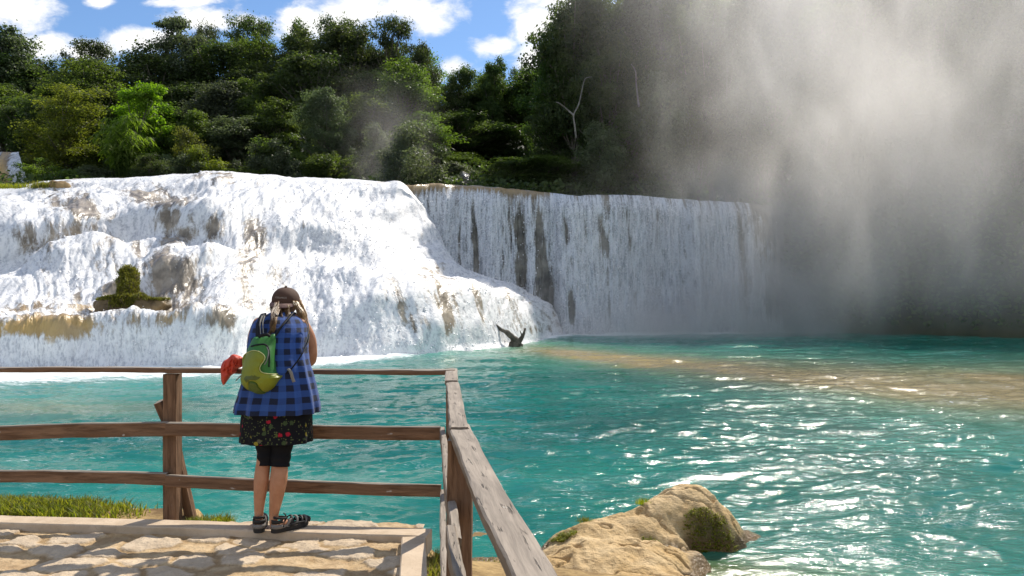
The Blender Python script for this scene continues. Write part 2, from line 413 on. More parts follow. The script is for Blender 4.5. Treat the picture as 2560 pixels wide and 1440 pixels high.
ROCKS = [(205,522,48,22,1),(345,472,70,9,.7),(435,505,75,30,.85),(425,560,38,32,.9),(450,590,55,18,.8),(530,585,32,30,.8),(640,595,40,60,.65),(610,680,26,60,.85),(625,735,22,35,.7),
         (430,700,75,62,.75),(470,760,75,26,.75),(192,742,18,22,.9),(300,735,40,40,.9),(555,795,45,28,.7),(60,610,90,40,.45),(170,575,70,24,.45),(640,770,40,26,.55),
         (700,690,40,40,.4),(520,450,60,8,.5),(620,470,30,14,.45),(1130,848,24,20,.5),
         (900,520,24,60,.25),(840,560,40,50,.2),(760,640,30,50,.25)]
TANS = [(60,815,150,40,1.2),(190,797,60,24,1.0),(125,855,40,24,.8),(440,800,40,14,.6),(350,800,22,18,.45),(930,457,70,9,.8),(560,447,40,6,.4),(1060,462,60,12,.9)]

def build_cascade():
    nu, nv = 820, 460
    pts = np.array(CASC, float)                       # (cols, 10, 2)
    pts[:, 0, 0] += 9
    px0 = np.array(CASC_PX, float)
    lean = np.interp(px0, [500, 750, 950, 1120, 1250, 1330, 1412], [0, 40, 95, 120, 70, 30, 0])
    v = np.arange(10)
    sh = np.where(v < 4, (4 - v) / 4, (4 - v) / 5 * .45)
    PXc = px0[:, None] + lean[:, None] * sh[None]
    C = np.concatenate([PXc[..., None], pts], -1)     # px, py, d
    vv = np.linspace(0, 1, nv)
    A = np.array([spline(c, nv) for c in C])          # cols, nv, 3
    t = np.interp(np.linspace(-300, 1412, nu), px0, np.arange(len(px0)))
    B = np.array([spline(A[:, k], len(px0) * 40) for k in range(0, nv)])   # nv, m, 3
    tm = np.linspace(0, len(px0) - 1, len(px0) * 40)
    G3 = np.stack([[np.interp(t, tm, B[k, :, q]) for q in range(3)] for k in range(nv)])  # nv,3,nu
    PX, PY, D = G3[:, 0], G3[:, 1], G3[:, 2]
    V = np.stack([(PX - 1280) / F * D, D, HC + (HY - PY) / F * D], -1)
    N = normals(V)
    if N[nv // 2, nu // 2, 1] > 0: N = -N
    U = (np.linspace(-300, 1412, nu)[None] - 1280) / F * 42 + 0 * PX; L = np.cumsum(np.linalg.norm(np.diff(V, axis=0, prepend=V[:1]), axis=-1), axis=0)
    fade = sstep(np.linspace(0, 1, nv), 0, .03)[:, None]
    lump = fbm(V[..., 0] * .32, L * .28, oct=2, seed=5) * .75 + fbm(V[..., 0] * .8 + 7, L * .3, oct=3, seed=11) * .30
    ridg = (1 - 2 * np.abs(fbm(U * 1.3, L * .2, oct=3, seed=15))) * .09
    fine = fbm(V[..., 0] * 3.6, L * 1.0, oct=4, seed=23, gain=.6) * .10
    top = 1 - .75 * sstep(np.linspace(0, 1, nv), .82, .92)[:, None]
    calm = (1 - .55 * sstep(PX, 820, 1000)); ridg = ridg * calm; fine = fine * calm; lump = lump * (.4 + .6 * calm)
    V = V + N * ((lump + ridg) * top + fine * (.5 + .5 * top))[..., None] * fade[..., None]
    nz = normals(V)[..., 2]; nz = np.abs(nz)
    foam = np.full(PX.shape, .66) + .20 * fbm(U * .25, L * .2, oct=3, seed=31)
    wpx = PX + 22 * fbm(U * .5, L * .5, oct=3, seed=35); wpy = PY + 14 * fbm(U * .5, L * .5, oct=3, seed=36)
    rock = np.zeros_like(foam); tan = np.zeros_like(foam)
    for (x, y, a, b, k) in ROCKS: rock = np.maximum(rock, k * np.exp(-(((wpx - x) / a) ** 2 + ((wpy - y) / b) ** 2) ** 1.3))
    for (x, y, a, b, k) in TANS: tan = np.maximum(tan, k * np.exp(-(((wpx - x) / a) ** 2 + ((wpy - y) / b) ** 2)))
    foam = foam + .05 - .58 * rock - .65 * tan
    lobe = np.exp(-(((PX - 1070) / 150) ** 2 + ((PY - 765) / 75) ** 2) ** 1.5)
    foam -= .72 * lobe * np.clip(fbm(U * 1.5, L * .07, oct=3, seed=37) * 2.6 - .1, 0, 1)
    foam -= .20 * np.clip(fbm(U * 1.6, L * .16, oct=3, seed=38) * 2, 0, 1)
    foam += .35 * np.exp(-((PY - 905) / 22) ** 2) * (PX < 700) + .8 * (1 - sstep(np.linspace(0, 1, nv), .01, .07))[:, None]
    foam += .3 * sstep(PX, 700, 900) * sstep(1020 - PX, 0, 100)
    V = V.reshape(-1, 3); N = N.reshape(-1, 3)
    me = mesh_np('cascade', V, grid_faces(nv, nu), True, {'foam': foam, 'tan': tan}, np.stack([U, L], -1).reshape(-1, 2))
    o = tag(link('waterfall', me, None, M['cascade']), 'broad white stepped cascade foaming over tan rock on the left', 'waterfall', None, 'structure')
    w = np.clip(foam, 0, 1).ravel() ** 2 * (V[:, 1] < 60) * (.3 + 1.4 * np.clip(fbm(U * .35, L * .35, seed=44), 0, 1).ravel() * 2)
    sp = spray_mesh('spray', V, N, w, 11000, .3, (.015, .045))
    s = link('spray', sp, o); s['kind'] = 'stuff'
    return V, N
CV, CN = build_cascade()

def build_curtain():
    nu, nv = 900, 220
    px = np.linspace(945, 1925, nu)
    top = np.interp(px, [945, 1035, 1100, 1180, 1250, 1350, 1450, 1600, 1750, 1890, 1925], [466, 461, 459, 464, 470, 480, 487, 490, 499, 509, 512])
    top = top + 4.5 * fbm(px * .014, px * 0, seed=3) + 1.5 * fbm(px * .06, px * 0, seed=4)
    dl = np.interp(px, [945, 1035, 1200, 1400, 1925], [60.5, 58.8, 59.6, 60.6, 62.2])
    dl = dl + 1.9 * fbm(px * .011, px * 0, oct=3, seed=6) * sstep(px, 1000, 1100)
    zt = HC + (HY - top) / F * dl
    gaps = [(1188, 7, .8), (1300, 16, .8), (1350, 20, .85), (1413, 10, .9), (1500, 12, 1.0), (1462, 6, .4), (1565, 10, .5), (1150, 10, .5), (1640, 7, .3), (1740, 8, .35), (1840, 8, .4), (1100, 12, .4)]
    s = .5 + .30 * fbm(px * .013, px * 0 + 9, oct=2, seed=50) + .42 * fbm(px * .045, px * 0 + 3, oct=3, seed=51) + .12 * fbm(px * .2, px * 0, oct=2, seed=53)
    v = np.linspace(0, 1, nv)[:, None]
    # profile: back plateau -> rounded lip -> free fall
    back = np.clip((v - .0) / .14, 0, 1); fall = np.clip((v - .14) / .86, 0, 1)
    wob = fbm(px[None] * .02 + v * 1.5, v * 6 + px[None] * 0, oct=3, seed=57)
    PXw = px[None] + 20 * fall * wob
    gp = np.zeros((nv, nu))
    for (c, w, k) in gaps:
        wv = w * (.55 + .9 * fall) * (1 + .6 * fbm(v * 5 + c, v * 0 + 1, seed=61))
        gp = np.maximum(gp, k * np.clip(.75 + .9 * fbm(v * 4 + c * .1, PXw * .03, oct=3, seed=67), 0, 1.1) * sstep(fall, .02 + .1 * (c % 7) / 7, .3) * np.exp(-((PXw - c - 26 * fall + 10) / wv) ** 2))
    Sx = np.clip(np.interp(PXw.ravel(), px, s).reshape(nv, nu), 0, 1) * (1 - gp)
    H = zt - (WATER_Z - .15)
    lipr = .7
    Y = np.where(v < .14, dl + 6.5 - 6.5 * back, dl - lipr * np.sqrt(np.clip(fall * 6, 0, 1)) - 1.3 * fall)
    Z = np.where(v < .14, zt + .25 * (1 - back), zt - H * (fall ** 1.25))
    bulge = np.clip(fall * 5, 0, 1)
    Y = Y - bulge * (.75 * Sx + .10 * fbm(px[None] * .12, v * 14, oct=3, seed=63))
    X = (PXw - 1280) / F * dl + 0 * v
    V = np.stack([X, Y, Z], -1)
    foam = .36 + .46 * Sx + .20 * np.clip(fall * 1.2, 0, 1) - .48 * gp - .16 * sstep(px, 1640, 1880)[None] - .45 * sstep(px[None] + 40 * fbm(px[None] * .03, v * 5, oct=3, seed=68), 1850, 1925)
    thin = np.exp(-((fall) / .10) ** 2) * np.interp(px, [1035, 1300, 1420, 1560, 1925], [1.0, .9, .45, .15, .1])[None]
    foam = foam - .5 * thin; tan = thin * .75 + (v < .14) * .6
    foam += .5 * sstep(fall, .86, 1.0)
    U = X * 1.0; L = -Z * 1.0 + Y * .3
    me = mesh_np('curtain', V, grid_faces(nv, nu), True, {'foam': foam, 'tan': tan}, np.stack([U, L], -1).reshape(-1, 2))
    o = tag(link('waterfall', me, None, M['curtain']), 'tall vertical curtain of falling water with dark gaps on the right', 'waterfall', None, 'structure')
    N = np.zeros((nu * nv, 3)); N[:, 1] = -1
    w = np.clip(foam, 0, 1).ravel() ** 2 * (np.broadcast_to(fall, foam.shape).ravel() > .1)
    sp = link('spray', spray_mesh('curtain_spray', V.reshape(-1, 3), N, w, 6000, .5, (.015, .045)), o); sp['kind'] = 'stuff'
build_curtain()

# ------------------------------------------------------------------ terrain behind the falls
YLX, YLY = [-200, -40, 12, 19, 26, 34, 60, 200], [66, 67, 67, 64.3, 57.5, 50, 38, 20]
def hill(X, Y):
    X = np.asarray(X, float); Y = np.asarray(Y, float)
    s = Y - np.interp(X, YLX, YLY); b = sstep(X, 13, 19)
    sp = np.maximum(s, 0)
    hl = 9.4 + .28 * sp + np.minimum(s, 0) * 1.6
    hr = -1.5 + 8.5 * (1 - np.exp(-sp / 3.5)) + .28 * sp + np.minimum(s, 0) * .6
    return (1 - b) * hl + b * hr + 1.2 * fbm(X * .06, Y * .06, seed=71) * sstep(s, 2, 8) + .3 * fbm(X * .4, Y * .4, seed=72)
def hz(x, y): return float(hill(np.array([x]), np.array([y]))[0])

xs, ys = np.linspace(-150, 150, 240), np.concatenate([np.linspace(36, 120, 120), np.linspace(123, 260, 40)])
XX, YY = np.meshgrid(xs, ys)
tag(link('hillside', mesh_np('hillside', np.stack([XX, YY, hill(XX, YY)], -1), grid_faces(len(ys), len(xs))), None, M['hill']), None, None, None, 'structure')
gs = 3000
tag(link('ground', mesh_np('ground', [(-gs, -gs, -4), (gs, -gs, -4), (gs, gs, -4), (-gs, gs, -4)], [(0, 1, 2, 3)], False), None, M['hill']), None, None, None, 'structure')
# rock wall standing behind the thin parts of the curtain
pxr = np.linspace(1020, 1960, 160); zr = np.linspace(-2, 1, 60)
PXR, T = np.meshgrid(pxr, np.linspace(0, 1, 60))
dr = np.interp(PXR, [1035, 1400, 1925], [60, 61.6, 63.4]) + .5 * fbm(PXR * .03, T * 6, seed=81) + 1.2 * T
ztop = HC + (HY - np.interp(PXR, [1035, 1250, 1450, 1750, 1925], [462, 473, 490, 502, 515])) / F * dr
tag(link('cliff', mesh_np('cliff', np.stack([(PXR - 1280) / F * dr, dr, -2 + (ztop + 2 - .3) * T], -1), grid_faces(60, 160)), None, M['dark_rock']), None, None, None, 'structure')

# ------------------------------------------------------------------ trees
def leaf_quads(c, nrm, ln, wd, up):
    """diamond leaves: centres, normals, lengths, widths"""
    n = len(c)
    t = rng.normal(0, 1, (n, 3)); t[:, 2] -= up
    t -= nrm * (t * nrm).sum(1, keepdims=True); t /= np.linalg.norm(t, axis=1, keepdims=True) + 1e-9
    b = np.cross(nrm, t)
    l = ln[:, None]; w = wd[:, None]
    V = np.stack([c - t * l * .5, c + b * w * .5 + nrm * w * .12, c + t * l * .5, c - b * w * .5 + nrm * w * .12], 1)
    return V.reshape(-1, 3), np.arange(n * 4).reshape(n, 4)

def unit(a): return a / (np.linalg.norm(a, axis=-1, keepdims=True) + 1e-9)

def tree_proto(shape, seed, leaf, nclump=84, per=215, lsize=.27, Ht=14.0, W=9.0, crown0=.3):
    """returns trunk mesh, crown mesh for a tree about Ht tall and W wide"""
    global rng
    rng = np.random.default_rng(seed)
    tr = MB()
    tp = spline([(0, 0, -1.0), (rng.normal(0, .2), rng.normal(0, .2), Ht * .3), (rng.normal(0, .5), rng.normal(0, .5), Ht * .6), (rng.normal(0, .6), rng.normal(0, .6), Ht * .88)], 14)
    tr.tube(tp, np.linspace(.30, .07, 14) * Ht / 14, 7)
    cl = []
    for k in range(nclump):
        h = rng.uniform(crown0, 1.0); a = rng.uniform(0, 2 * np.pi); q = (h - crown0) / (1 - crown0)
        if shape == 'dome': rmax = math.sqrt(max(.03, 1 - abs(q - .35) ** 2 / .46))
        elif shape == 'umbrella': rmax = .25 + .75 * math.sqrt(max(0, 1 - (q - .55) ** 2 / .25)) if q > .3 else .3
        elif shape == 'layer': rmax = (1 - q * .75) * (1.0 if int(q * 5.5) % 2 == 0 else .6); h = crown0 + (1 - crown0) * (.6 * round(q * 5.5) / 5.5 + .4 * q + rng.normal(0, .02))
        elif shape == 'column': rmax = .85 * math.sqrt(max(.05, 1 - (q - .4) ** 2 / .4))
        else: rmax = math.sqrt(max(.05, 1 - abs(q - .5) ** 2 / .3)) * rng.uniform(.6, 1.1)
        rr = W / 2 * min(1, rmax) * math.sqrt(rng.uniform(.12, 1)) * .88
        i = min(13, int(h / .92 * 13)); base = tp[min(13, i)]
        cl.append(np.array([base[0] + rr * math.cos(a), base[1] + rr * math.sin(a), min(h, .97) * Ht]))
    cl = np.array(cl)
    for k in range(nclump):
        if rng.random() < .55 or shape in ('open', 'umbrella'):
            c = cl[k]; st = tp[max(2, min(11, int(c[2] / Ht * 13 * rng.uniform(.55, .8))))]
            mid = (st + c) / 2 + np.array([0, 0, rng.uniform(-.3, .5)])
            tr.tube(spline([st, mid, c], 7), np.linspace(.10, .025, 7) * Ht / 14, 5)
    if shape in ('dome', 'round', 'column'): cl[:, :2] *= rng.uniform(.65, 1.22, (nclump, 1)); cl[:, 2] += rng.normal(0, .045 * Ht, nclump) * (cl[:, 2] > Ht * .45)
    rad = rng.uniform(.5, 1.5, nclump) * W / 9
    flat = {'layer': .32, 'umbrella': .5}.get(shape, .72)
    Vs, Fs, A = [], [], []
    n0 = 0
    for k in range(nclump):
        n = int(per * rad[k] ** 1.6 / (W / 9) ** 1.6)
        dv = unit(rng.normal(0, 1, (n, 3))); r = rad[k] * rng.uniform(.35, 1.05, (n, 1)) ** .7
        lob = 1 + .6 * vnoise(dv[:, 0] * 2.2 + k * 3, dv[:, 1] * 2.2, dv[:, 2] * 2.2 + .01, seed)[:, None]
        c = cl[k] + dv * r * lob * np.array([1, 1, flat])
        nr = unit(dv * .7 + np.array([0, 0, .55]) + rng.normal(0, .55, (n, 3)))
        V, Fc = leaf_quads(c, nr, lsize * rng.uniform(.6, 1.4, n), lsize * .62 * rng.uniform(.6, 1.3, n), .4)
        Vs.append(V); Fs.append(Fc + n0); n0 += len(V); A.append(np.full(len(V), rng.random()))
    nf = int(n0 / 4 * .22); k = rng.integers(0, nclump, nf); k2 = rng.integers(0, nclump, nf); q = rng.random((nf, 1)) * .6
    c = cl[k] * (1 - q) + cl[k2] * q + rng.normal(0, .55 * W / 9, (nf, 3)) * np.array([1, 1, .8])
    V, Fc = leaf_quads(c, unit(rng.normal(0, .7, (nf, 3)) + np.array([0, 0, .5])), lsize * rng.uniform(.6, 1.4, nf), lsize * .62 * rng.uniform(.6, 1.3, nf), .4)
    Vs.append(V); Fs.append(Fc + n0); A.append(np.repeat(rng.random(nf), 4))
    cm = mesh_np('crown', np.concatenate(Vs), np.concatenate(Fs), False, {'tint': np.concatenate(A)}, mats=[leaf])
    return tr.mesh('trunk', mats=[M['bark']]), cm, Ht, W

PROTO = {
 'dark_a': tree_proto('dome', 101, M['leaf_dark']), 'dark_b': tree_proto('round', 102, M['leaf_dark']), 'dark_c': tree_proto('column', 103, M['leaf_dark'], W=7),
 'mid_a': tree_proto('dome', 104, M['leaf_mid']), 'mid_b': tree_proto('round', 105, M['leaf_mid']), 'grey_a': tree_proto('dome', 106, M['leaf_grey']),
 'grey_b': tree_proto('open', 107, M['leaf_grey'], 46, 190), 'open_a': tree_proto('open', 108, M['leaf_dark'], 40, 200, crown0=.45),
 'umbrella': tree_proto('umbrella', 109, M['leaf_dark'], 52, 190, crown0=.55, W=10), 'layer': tree_proto('layer', 110, M['leaf_grey'], 64, 190, crown0=.25, W=9),
 'olive': tree_proto('dome', 111, M['leaf_olive'], 74, 220, .24, crown0=.15), 'green': tree_proto('round', 112, M['leaf_green'], 66, 200, .32, crown0=.1, W=7),
 'bush_mid': tree_proto('dome', 113, M['leaf_mid'], 40, 240, .2, 5, 6, .05), 'bush_dark': tree_proto('dome', 114, M['leaf_grey'], 40, 240, .2, 5, 6, .05),
 'bush_olive': tree_proto('dome', 115, M['leaf_olive'], 36, 220, .2, 5, 6, .05),
}
rng = np.random.default_rng(21)
COLOUR = {'leaf_dark': 'dark green', 'leaf_mid': 'mid green', 'leaf_grey': 'grey-green', 'leaf_olive': 'yellowish olive', 'leaf_green': 'bright green'}

def plant_tree(kind, px, top, d, wpx, label, group, name=None, cat='tree', zb=None, sink=.4, rz=None):
    trm, crm, Ht, Wd = PROTO[kind]
    x = (px - 1280) / F * d
    z0 = (hz(x, d) if zb is None else zb) - sink
    zt = HC + (HY - top) / F * d
    h = max(2.0, zt - z0) * 1.0; w = wpx / F * d
    r = empty(name or 'tree', (x, d, z0), rng.uniform(0, 6.28) if rz is None else rz)
    sxy = w / Wd; r.scale = (sxy, sxy * rng.uniform(.85, 1.1), h / Ht)
    tag(r, label, cat, group)
    link('trunk', trm, r); link('crown', crm, r)
    return r

SKY_X = [-200, 0, 60, 130, 180, 240, 300, 330, 360, 400, 440, 500, 560, 620, 680, 740, 820, 900, 960, 1020, 1060, 1095, 1130, 1200, 1260, 1330, 1370, 1420, 1500, 1700, 2700]
SKY_Y = [80, 100, 110, 150, 165, 150, 165, 205, 130, 110, 110, 125, 120, 125, 110, 95, 75, 90, 90, 100, 140, 195, 195, 180, 200, 165, 80, 20, -40, -120, -150]
BACK, MIDG, FRONT = 'trees on the forest skyline', 'trees on the wooded slope', 'bushes and small trees behind the lip of the falls'
SPEC = [  # kind, px, top row, distance, width px, label
 ('grey_a', 40, 95, 100, 230, 'big rounded grey-green tree on the skyline at the far left'),
 ('open_a', 225, 108, 108, 170, 'sparse dark tree with a see-through crown against cloud on the left'),
 ('layer', 415, 32, 104, 185, 'tallest tree on the skyline, dark with layered tiers'),
 ('grey_b', 520, 72, 108, 110, 'airy small-crowned tree just right of the tallest tiered tree'),
 ('umbrella', 618, 52, 110, 150, 'umbrella-shaped tree with bare stems on the skyline'),
 ('mid_a', 648, 105, 100, 150, 'bushy green tree right below the umbrella-shaped one'),
 ('dark_c', 745, 85, 103, 120, 'tall dark tree left of the middle of the skyline'),
 ('grey_b', 838, 48, 104, 170, 'big ragged tree against the white cloud at mid skyline'),
 ('dark_b', 905, 80, 100, 120, 'dark ragged tree between the two highest mid skyline crowns'),
 ('umbrella', 975, 52, 98, 130, 'tall open tree with visible forked trunk above the lip'),
 ('dark_a', 1045, 118, 97, 120, 'sloping-crowned dark tree at the right end of the high skyline'),
 ('dark_b', 1150, 172, 96, 130, 'dark tree in the low dip of the skyline'),
 ('dark_c', 1225, 160, 95, 90, 'slim dark tree in the skyline dip, left of the feathery one'),
 ('grey_b', 1295, 172, 100, 90, 'feathery pale tree showing sky through it in the skyline dip'),
 ('dark_b', 1440, -15, 76, 270, 'huge tree leaning out over the skyline gap at centre right'),
 ('dark_a', 1380, 120, 80, 150, 'dark tree under the huge leaning one at centre right'),
 ('olive', 165, 235, 80, 250, 'yellowish olive tree on the left above the cascade'),
 ('dark_a', 75, 250, 84, 190, 'deep green tree behind the distant fall at far left'),
 ('mid_a', 235, 165, 92, 230, 'broad leafy green tree above the olive one on the left'),
 ('green', 335, 205, 79, 165, 'bright green tree leaning over the bamboo on the left'),
 ('mid_b', 600, 215, 88, 150, 'mid green tree with a rounded top above the small bushes'),
 ('grey_a', 960, 270, 86, 170, 'pale grey-green tree beside the small column of mist'),
 ('bush_mid', 700, 350, 75, 190, 'low green bush at the lip, left of the rounded pair'),
 ('bush_dark', 640, 372, 74, 150, 'greyish low bush above the middle of the cascade'),
 ('bush_mid', 805, 385, 74, 110, 'small bright bush at the lip, left of the mist column'),
 ('bush_olive', 490, 335, 76, 120, 'small olive bush above the cascade, right of the bamboo'),
 ('bush_olive', 520, 380, 74, 130, 'yellow-green bush just behind the white lip'),
 ('bush_dark', 430, 400, 74, 110, 'dark bush beside the bamboo behind the white lip'),
]
for (k, px, top, d, w, lab) in SPEC:
    plant_tree(k, px, top, d, w, lab, BACK if d > 94 else (FRONT if 'bush' in k else MIDG), cat='bush' if 'bush' in k else 'tree', name='bush' if 'bush' in k else 'tree')
LAND = [(-80, 'past the far left end of the falls'), (60, 'above the distant fall at far left'), (170, 'above the stone on the lip'), (280, 'above the bamboo clump'), (400, 'right of the bamboo clump'), (500, 'above the grey rock patch'),
        (600, 'up left of the woman'), (700, 'straight above the woman'), (800, 'up right of the woman'), (900, 'left of the spray column'), (1000, 'behind the mist column'),
        (1100, 'above the corner of the fence'), (1200, 'up left of the driftwood'), (1300, 'right above the driftwood'), (1400, 'above the dark gaps of the curtain'), (1500, 'above the middle of the curtain'),
        (1620, 'at the left edge of the mist'), (1740, 'in thin mist over the curtain'), (1860, 'in mist over the right curtain end'), (1990, 'in mist just right of the curtain'), (2120, 'in thick mist'),
        (2250, 'in the brightest mist'), (2380, 'in mist near the right side'), (2510, 'in mist by the right edge'), (2640, 'at the right edge of the picture'), (2780, 'past the right edge')]
def place_word(px): return min(LAND, key=lambda q: abs(q[0] - px))[1]
used = set()
def mass_row(x0, x1, stepx, depth, drop, width, kinds, row, group, cat='tree', jit=1.0):
    x = x0
    while x < x1:
        px = x + rng.normal(0, 12) * jit; k = kinds[int(rng.integers(len(kinds)))]
        d = depth(px) + rng.normal(0, 1.5)
        top = np.interp(px, SKY_X, SKY_Y) + drop(px) + rng.normal(0, 26)
        colr = COLOUR[PROTO[k][1].materials[0].name]
        lab = f'{colr} {cat} {row} {place_word(x)}'
        if lab in used: lab = 'second ' + lab
        used.add(lab)
        plant_tree(k, px, top, d, width * rng.uniform(.8, 1.5), lab, group, name=cat, cat=cat)
        x += stepx
RK = ['dark_a', 'dark_b', 'dark_c', 'grey_a']
DK = ['dark_a', 'dark_b', 'dark_c', 'mid_a', 'dark_a', 'grey_a', 'mid_b']
mass_row(-120, 1340, 84, lambda p: 101, lambda p: 16, 195, DK, 'of the back row,', BACK)
mass_row(-100, 1340, 112, lambda p: 92, lambda p: 105, 195, DK, 'of the middle slope,', MIDG)
mass_row(360, 1340, 112, lambda p: 83, lambda p: 180, 180, DK + ['grey_a'], 'of the lower slope,', MIDG)
mass_row(138, 1340, 112, lambda p: 74, lambda p: 250 if p < 1000 else 205, 150, ['bush_dark', 'bush_mid', 'dark_a', 'bush_dark'], 'at the foot of the forest,', FRONT)
RD = lambda off: (lambda p: float(np.interp(p, [1340, 1700, 1900, 2200, 2560, 2800], [72, 70, 68, 63, 58, 55])) + off)
mass_row(1500, 2800, 122, RD(14), lambda p: 10, 250, RK, 'tall in the back row,', BACK)
mass_row(1400, 2800, 122, RD(6), lambda p: 110, 220, RK, 'half way up,', MIDG)
mass_row(1390, 2800, 105, RD(3.5), lambda p: 205, 200, ['dark_a', 'dark_b', 'bush_dark', 'grey_a'], 'of middle height,', MIDG)
mass_row(1380, 2800, 96, RD(1.2), lambda p: 330, 190, ['bush_dark', 'dark_b', 'dark_a'], 'low on the bank,', FRONT)

# undergrowth covering the slope
def undergrowth():
    n = 90000
    X = rng.uniform(-75, 62, n); Y0 = np.interp(X, YLX, YLY); Y = Y0 + .4 + rng.random(n) ** 1.6 * 40
    Z = hill(X, Y) + rng.random(n) ** 1.5 * (1.6 + 1.5 * np.clip(fbm(X * .2, Y * .2, seed=91), 0, 1))
    c = np.stack([X, Y, Z], -1); nr = unit(rng.normal(0, .6, (n, 3)) + np.array([0, -.5, .7]))
    V, Fc = leaf_quads(c, nr, rng.uniform(.25, .6, n), rng.uniform(.2, .4, n), .3)
    tint = np.repeat(np.clip(.5 + .6 * fbm(X * .3, Y * .3, seed=92), 0, 1), 4)
    o = link('undergrowth', mesh_np('undergrowth', V, Fc, False, {'tint': tint}, mats=[M['leaf_dark']]))
    tag(o, 'dark leafy undergrowth under the forest trees', None, None, 'stuff')
undergrowth()

def bare_tree(px, py0, d, paths, label):
    b = MB()
    base = P(px, py0, d)
    for pts in paths:
        q = [P(x, y, d) - base for (x, y) in pts]
        for i in range(1, len(q) - 1): q[i] = q[i] + Vector((0, rng.normal(0, .3), 0))
        b.tube(spline(q, 4 * len(q)), np.linspace(.085, .03, 4 * len(q)), 6)
    o = link('dead_tree', b.mesh('dead_tree', mats=[M['pale_bark']])); o.location = base
    tag(o, label, 'dead tree')
bare_tree(1440, 345, 66.5, [[(1440, 345), (1437, 315), (1434, 288), (1447, 260), (1455, 225), (1462, 200), (1480, 192)], [(1434, 288), (1420, 272), (1400, 262), (1390, 255)]], 'bare forked pale dead tree against the dark forest, right of centre')
bare_tree(1597, 265, 66, [[(1597, 265), (1598, 240), (1592, 205), (1588, 180), (1578, 160)]], 'thin pale bare stem half lost in mist, right of the forked dead tree')

# bamboo clump: long arching leaves
def bamboo():
    r = empty('bamboo', P(310, 452, 76)); base = Vector(r.location)
    st, Vs, Fs, n0 = MB(), [], [], 0
    for k in range(70):
        a = rng.uniform(0, 6.28); s = rng.uniform(.2, 1.7); h = rng.uniform(2.5, 6.2)
        p0 = np.array([s * math.cos(a) * .6, s * math.sin(a) * .6, 0]); tip = np.array([s * math.cos(a) * 1.5, s * math.sin(a) * 1.3, h])
        path = spline([p0, (p0 + tip) / 2 + np.array([0, 0, .5]), tip, tip + np.array([math.cos(a) * .5, math.sin(a) * .5, -.6])], 10)
        st.tube(path, np.linspace(.035, .012, 10), 4)
        for j in range(2, 10):
            for q in range(5):
                b = rng.uniform(0, 6.28); L = rng.uniform(.5, 1.1)
                c = path[j] + np.array([math.cos(b), math.sin(b), -.35]) * L * .5
                t = np.array([math.cos(b), math.sin(b), -.8]); t /= np.linalg.norm(t); w = np.cross(t, [0, 0, 1.]); w /= np.linalg.norm(w)
                Vs.append(np.array([c - t * L * .5, c + w * .055 - t * L * .1, c + t * L * .5, c - w * .055 - t * L * .1])); Fs.append(np.arange(4) + n0); n0 += 4
    link('stem', st.mesh('stem', mats=[M['leaf_green']]), r)
    link('foliage', mesh_np('foliage', np.concatenate(Vs), np.array(Fs), False, {'tint': rng.random(n0)}, mats=[M['leaf_green']]), r)
    tag(r, 'bright green bamboo clump drooping over the lip of the cascade', 'bamboo')
bamboo()

# distant fall at far left and the thin spout behind the lip
def small_fall(name, pts, lab, foam, tanv):
    pts = np.array(pts, float)                         # rows of (left px, right px, py, d)
    n, mcol = 40, 24
    S = spline(pts, n); u = np.linspace(0, 1, mcol)
    PX = S[:, :1] + (S[:, 1:2] - S[:, :1]) * u; D = S[:, 3:4] - .9 * np.sin(np.pi * u)[None]; PY = S[:, 2:3] + 0 * u
    V = np.stack([(PX - 1280) / F * D, D, HC + (HY - PY) / F * D], -1)
    V[..., 1] += .25 * fbm(PX * .2, PY * .05, seed=5)
    uvv = np.stack([V[..., 0], -V[..., 2]], -1).reshape(-1, 2)
    fo = foam + 0 * PX; ta = 0 * PX
    if tanv: k = np.exp(-((u - .55) / .16) ** 2)[None]; fo = fo - .8 * k; ta = ta + k
    me = mesh_np(name, V, grid_faces(n, mcol), True, {'foam': fo, 'tan': ta}, uvv)
    tag(link('waterfall', me, None, M['curtain']), lab, 'waterfall', None, 'structure')
small_fall('distant_fall', [(-20, 48, 380, 75), (-60, 52, 402, 73), (-80, 66, 440, 71.5), (-80, 78, 474, 70.5)], 'distant white fall split by brown rock at the far left edge', .66, True)
small_fall('spout', [(1150, 1160, 428, 72), (1150, 1172, 436, 70.5), (1149, 1180, 450, 70), (1150, 1182, 466, 70)], 'thin arching spout of water behind the lip, above the fence corner', .2, False)

# ------------------------------------------------------------------ rocks and moss on the cascade
def tuft_mesh(name, c, n, spread, h, mat, bend=.5, w=.012, flat=1.0):
    """a tuft of curved blades around points c (k,3)"""
    c = np.asarray(c, float); i = rng.integers(0, len(c), n)
    b = c[i] + rng.normal(0, 1, (n, 3)) * np.array([spread, spread, 0])
    a = rng.uniform(0, 2 * np.pi, n); L = h * rng.uniform(.45, 1.25, n)
    d = np.stack([np.cos(a), np.sin(a), np.zeros(n)], -1); sd = np.stack([-np.sin(a), np.cos(a), np.zeros(n)], -1) * (w * rng.uniform(.6, 1.4, n))[:, None]
    upv = np.array([0, 0, 1.]); be = (bend * rng.uniform(.3, 1.4, n) * L)[:, None]
    m1 = b + upv * (L * .6)[:, None] + d * be * .35; t = b + upv * (L * flat)[:, None] * .95 + d * be
    V = np.stack([b - sd, b + sd, m1 + sd * .8, m1 - sd * .8, t + sd * .1, t - sd * .1], 1).reshape(-1, 3)
    k = np.arange(n)[:, None] * 6
    Fc = np.concatenate([k + np.array([[0, 1, 2, 3]]), k + np.array([[3, 2, 4, 5]])])
    return mesh_np(name, V, Fc, True, {'tint': np.repeat(rng.random(n), 6)}, mats=[mat])

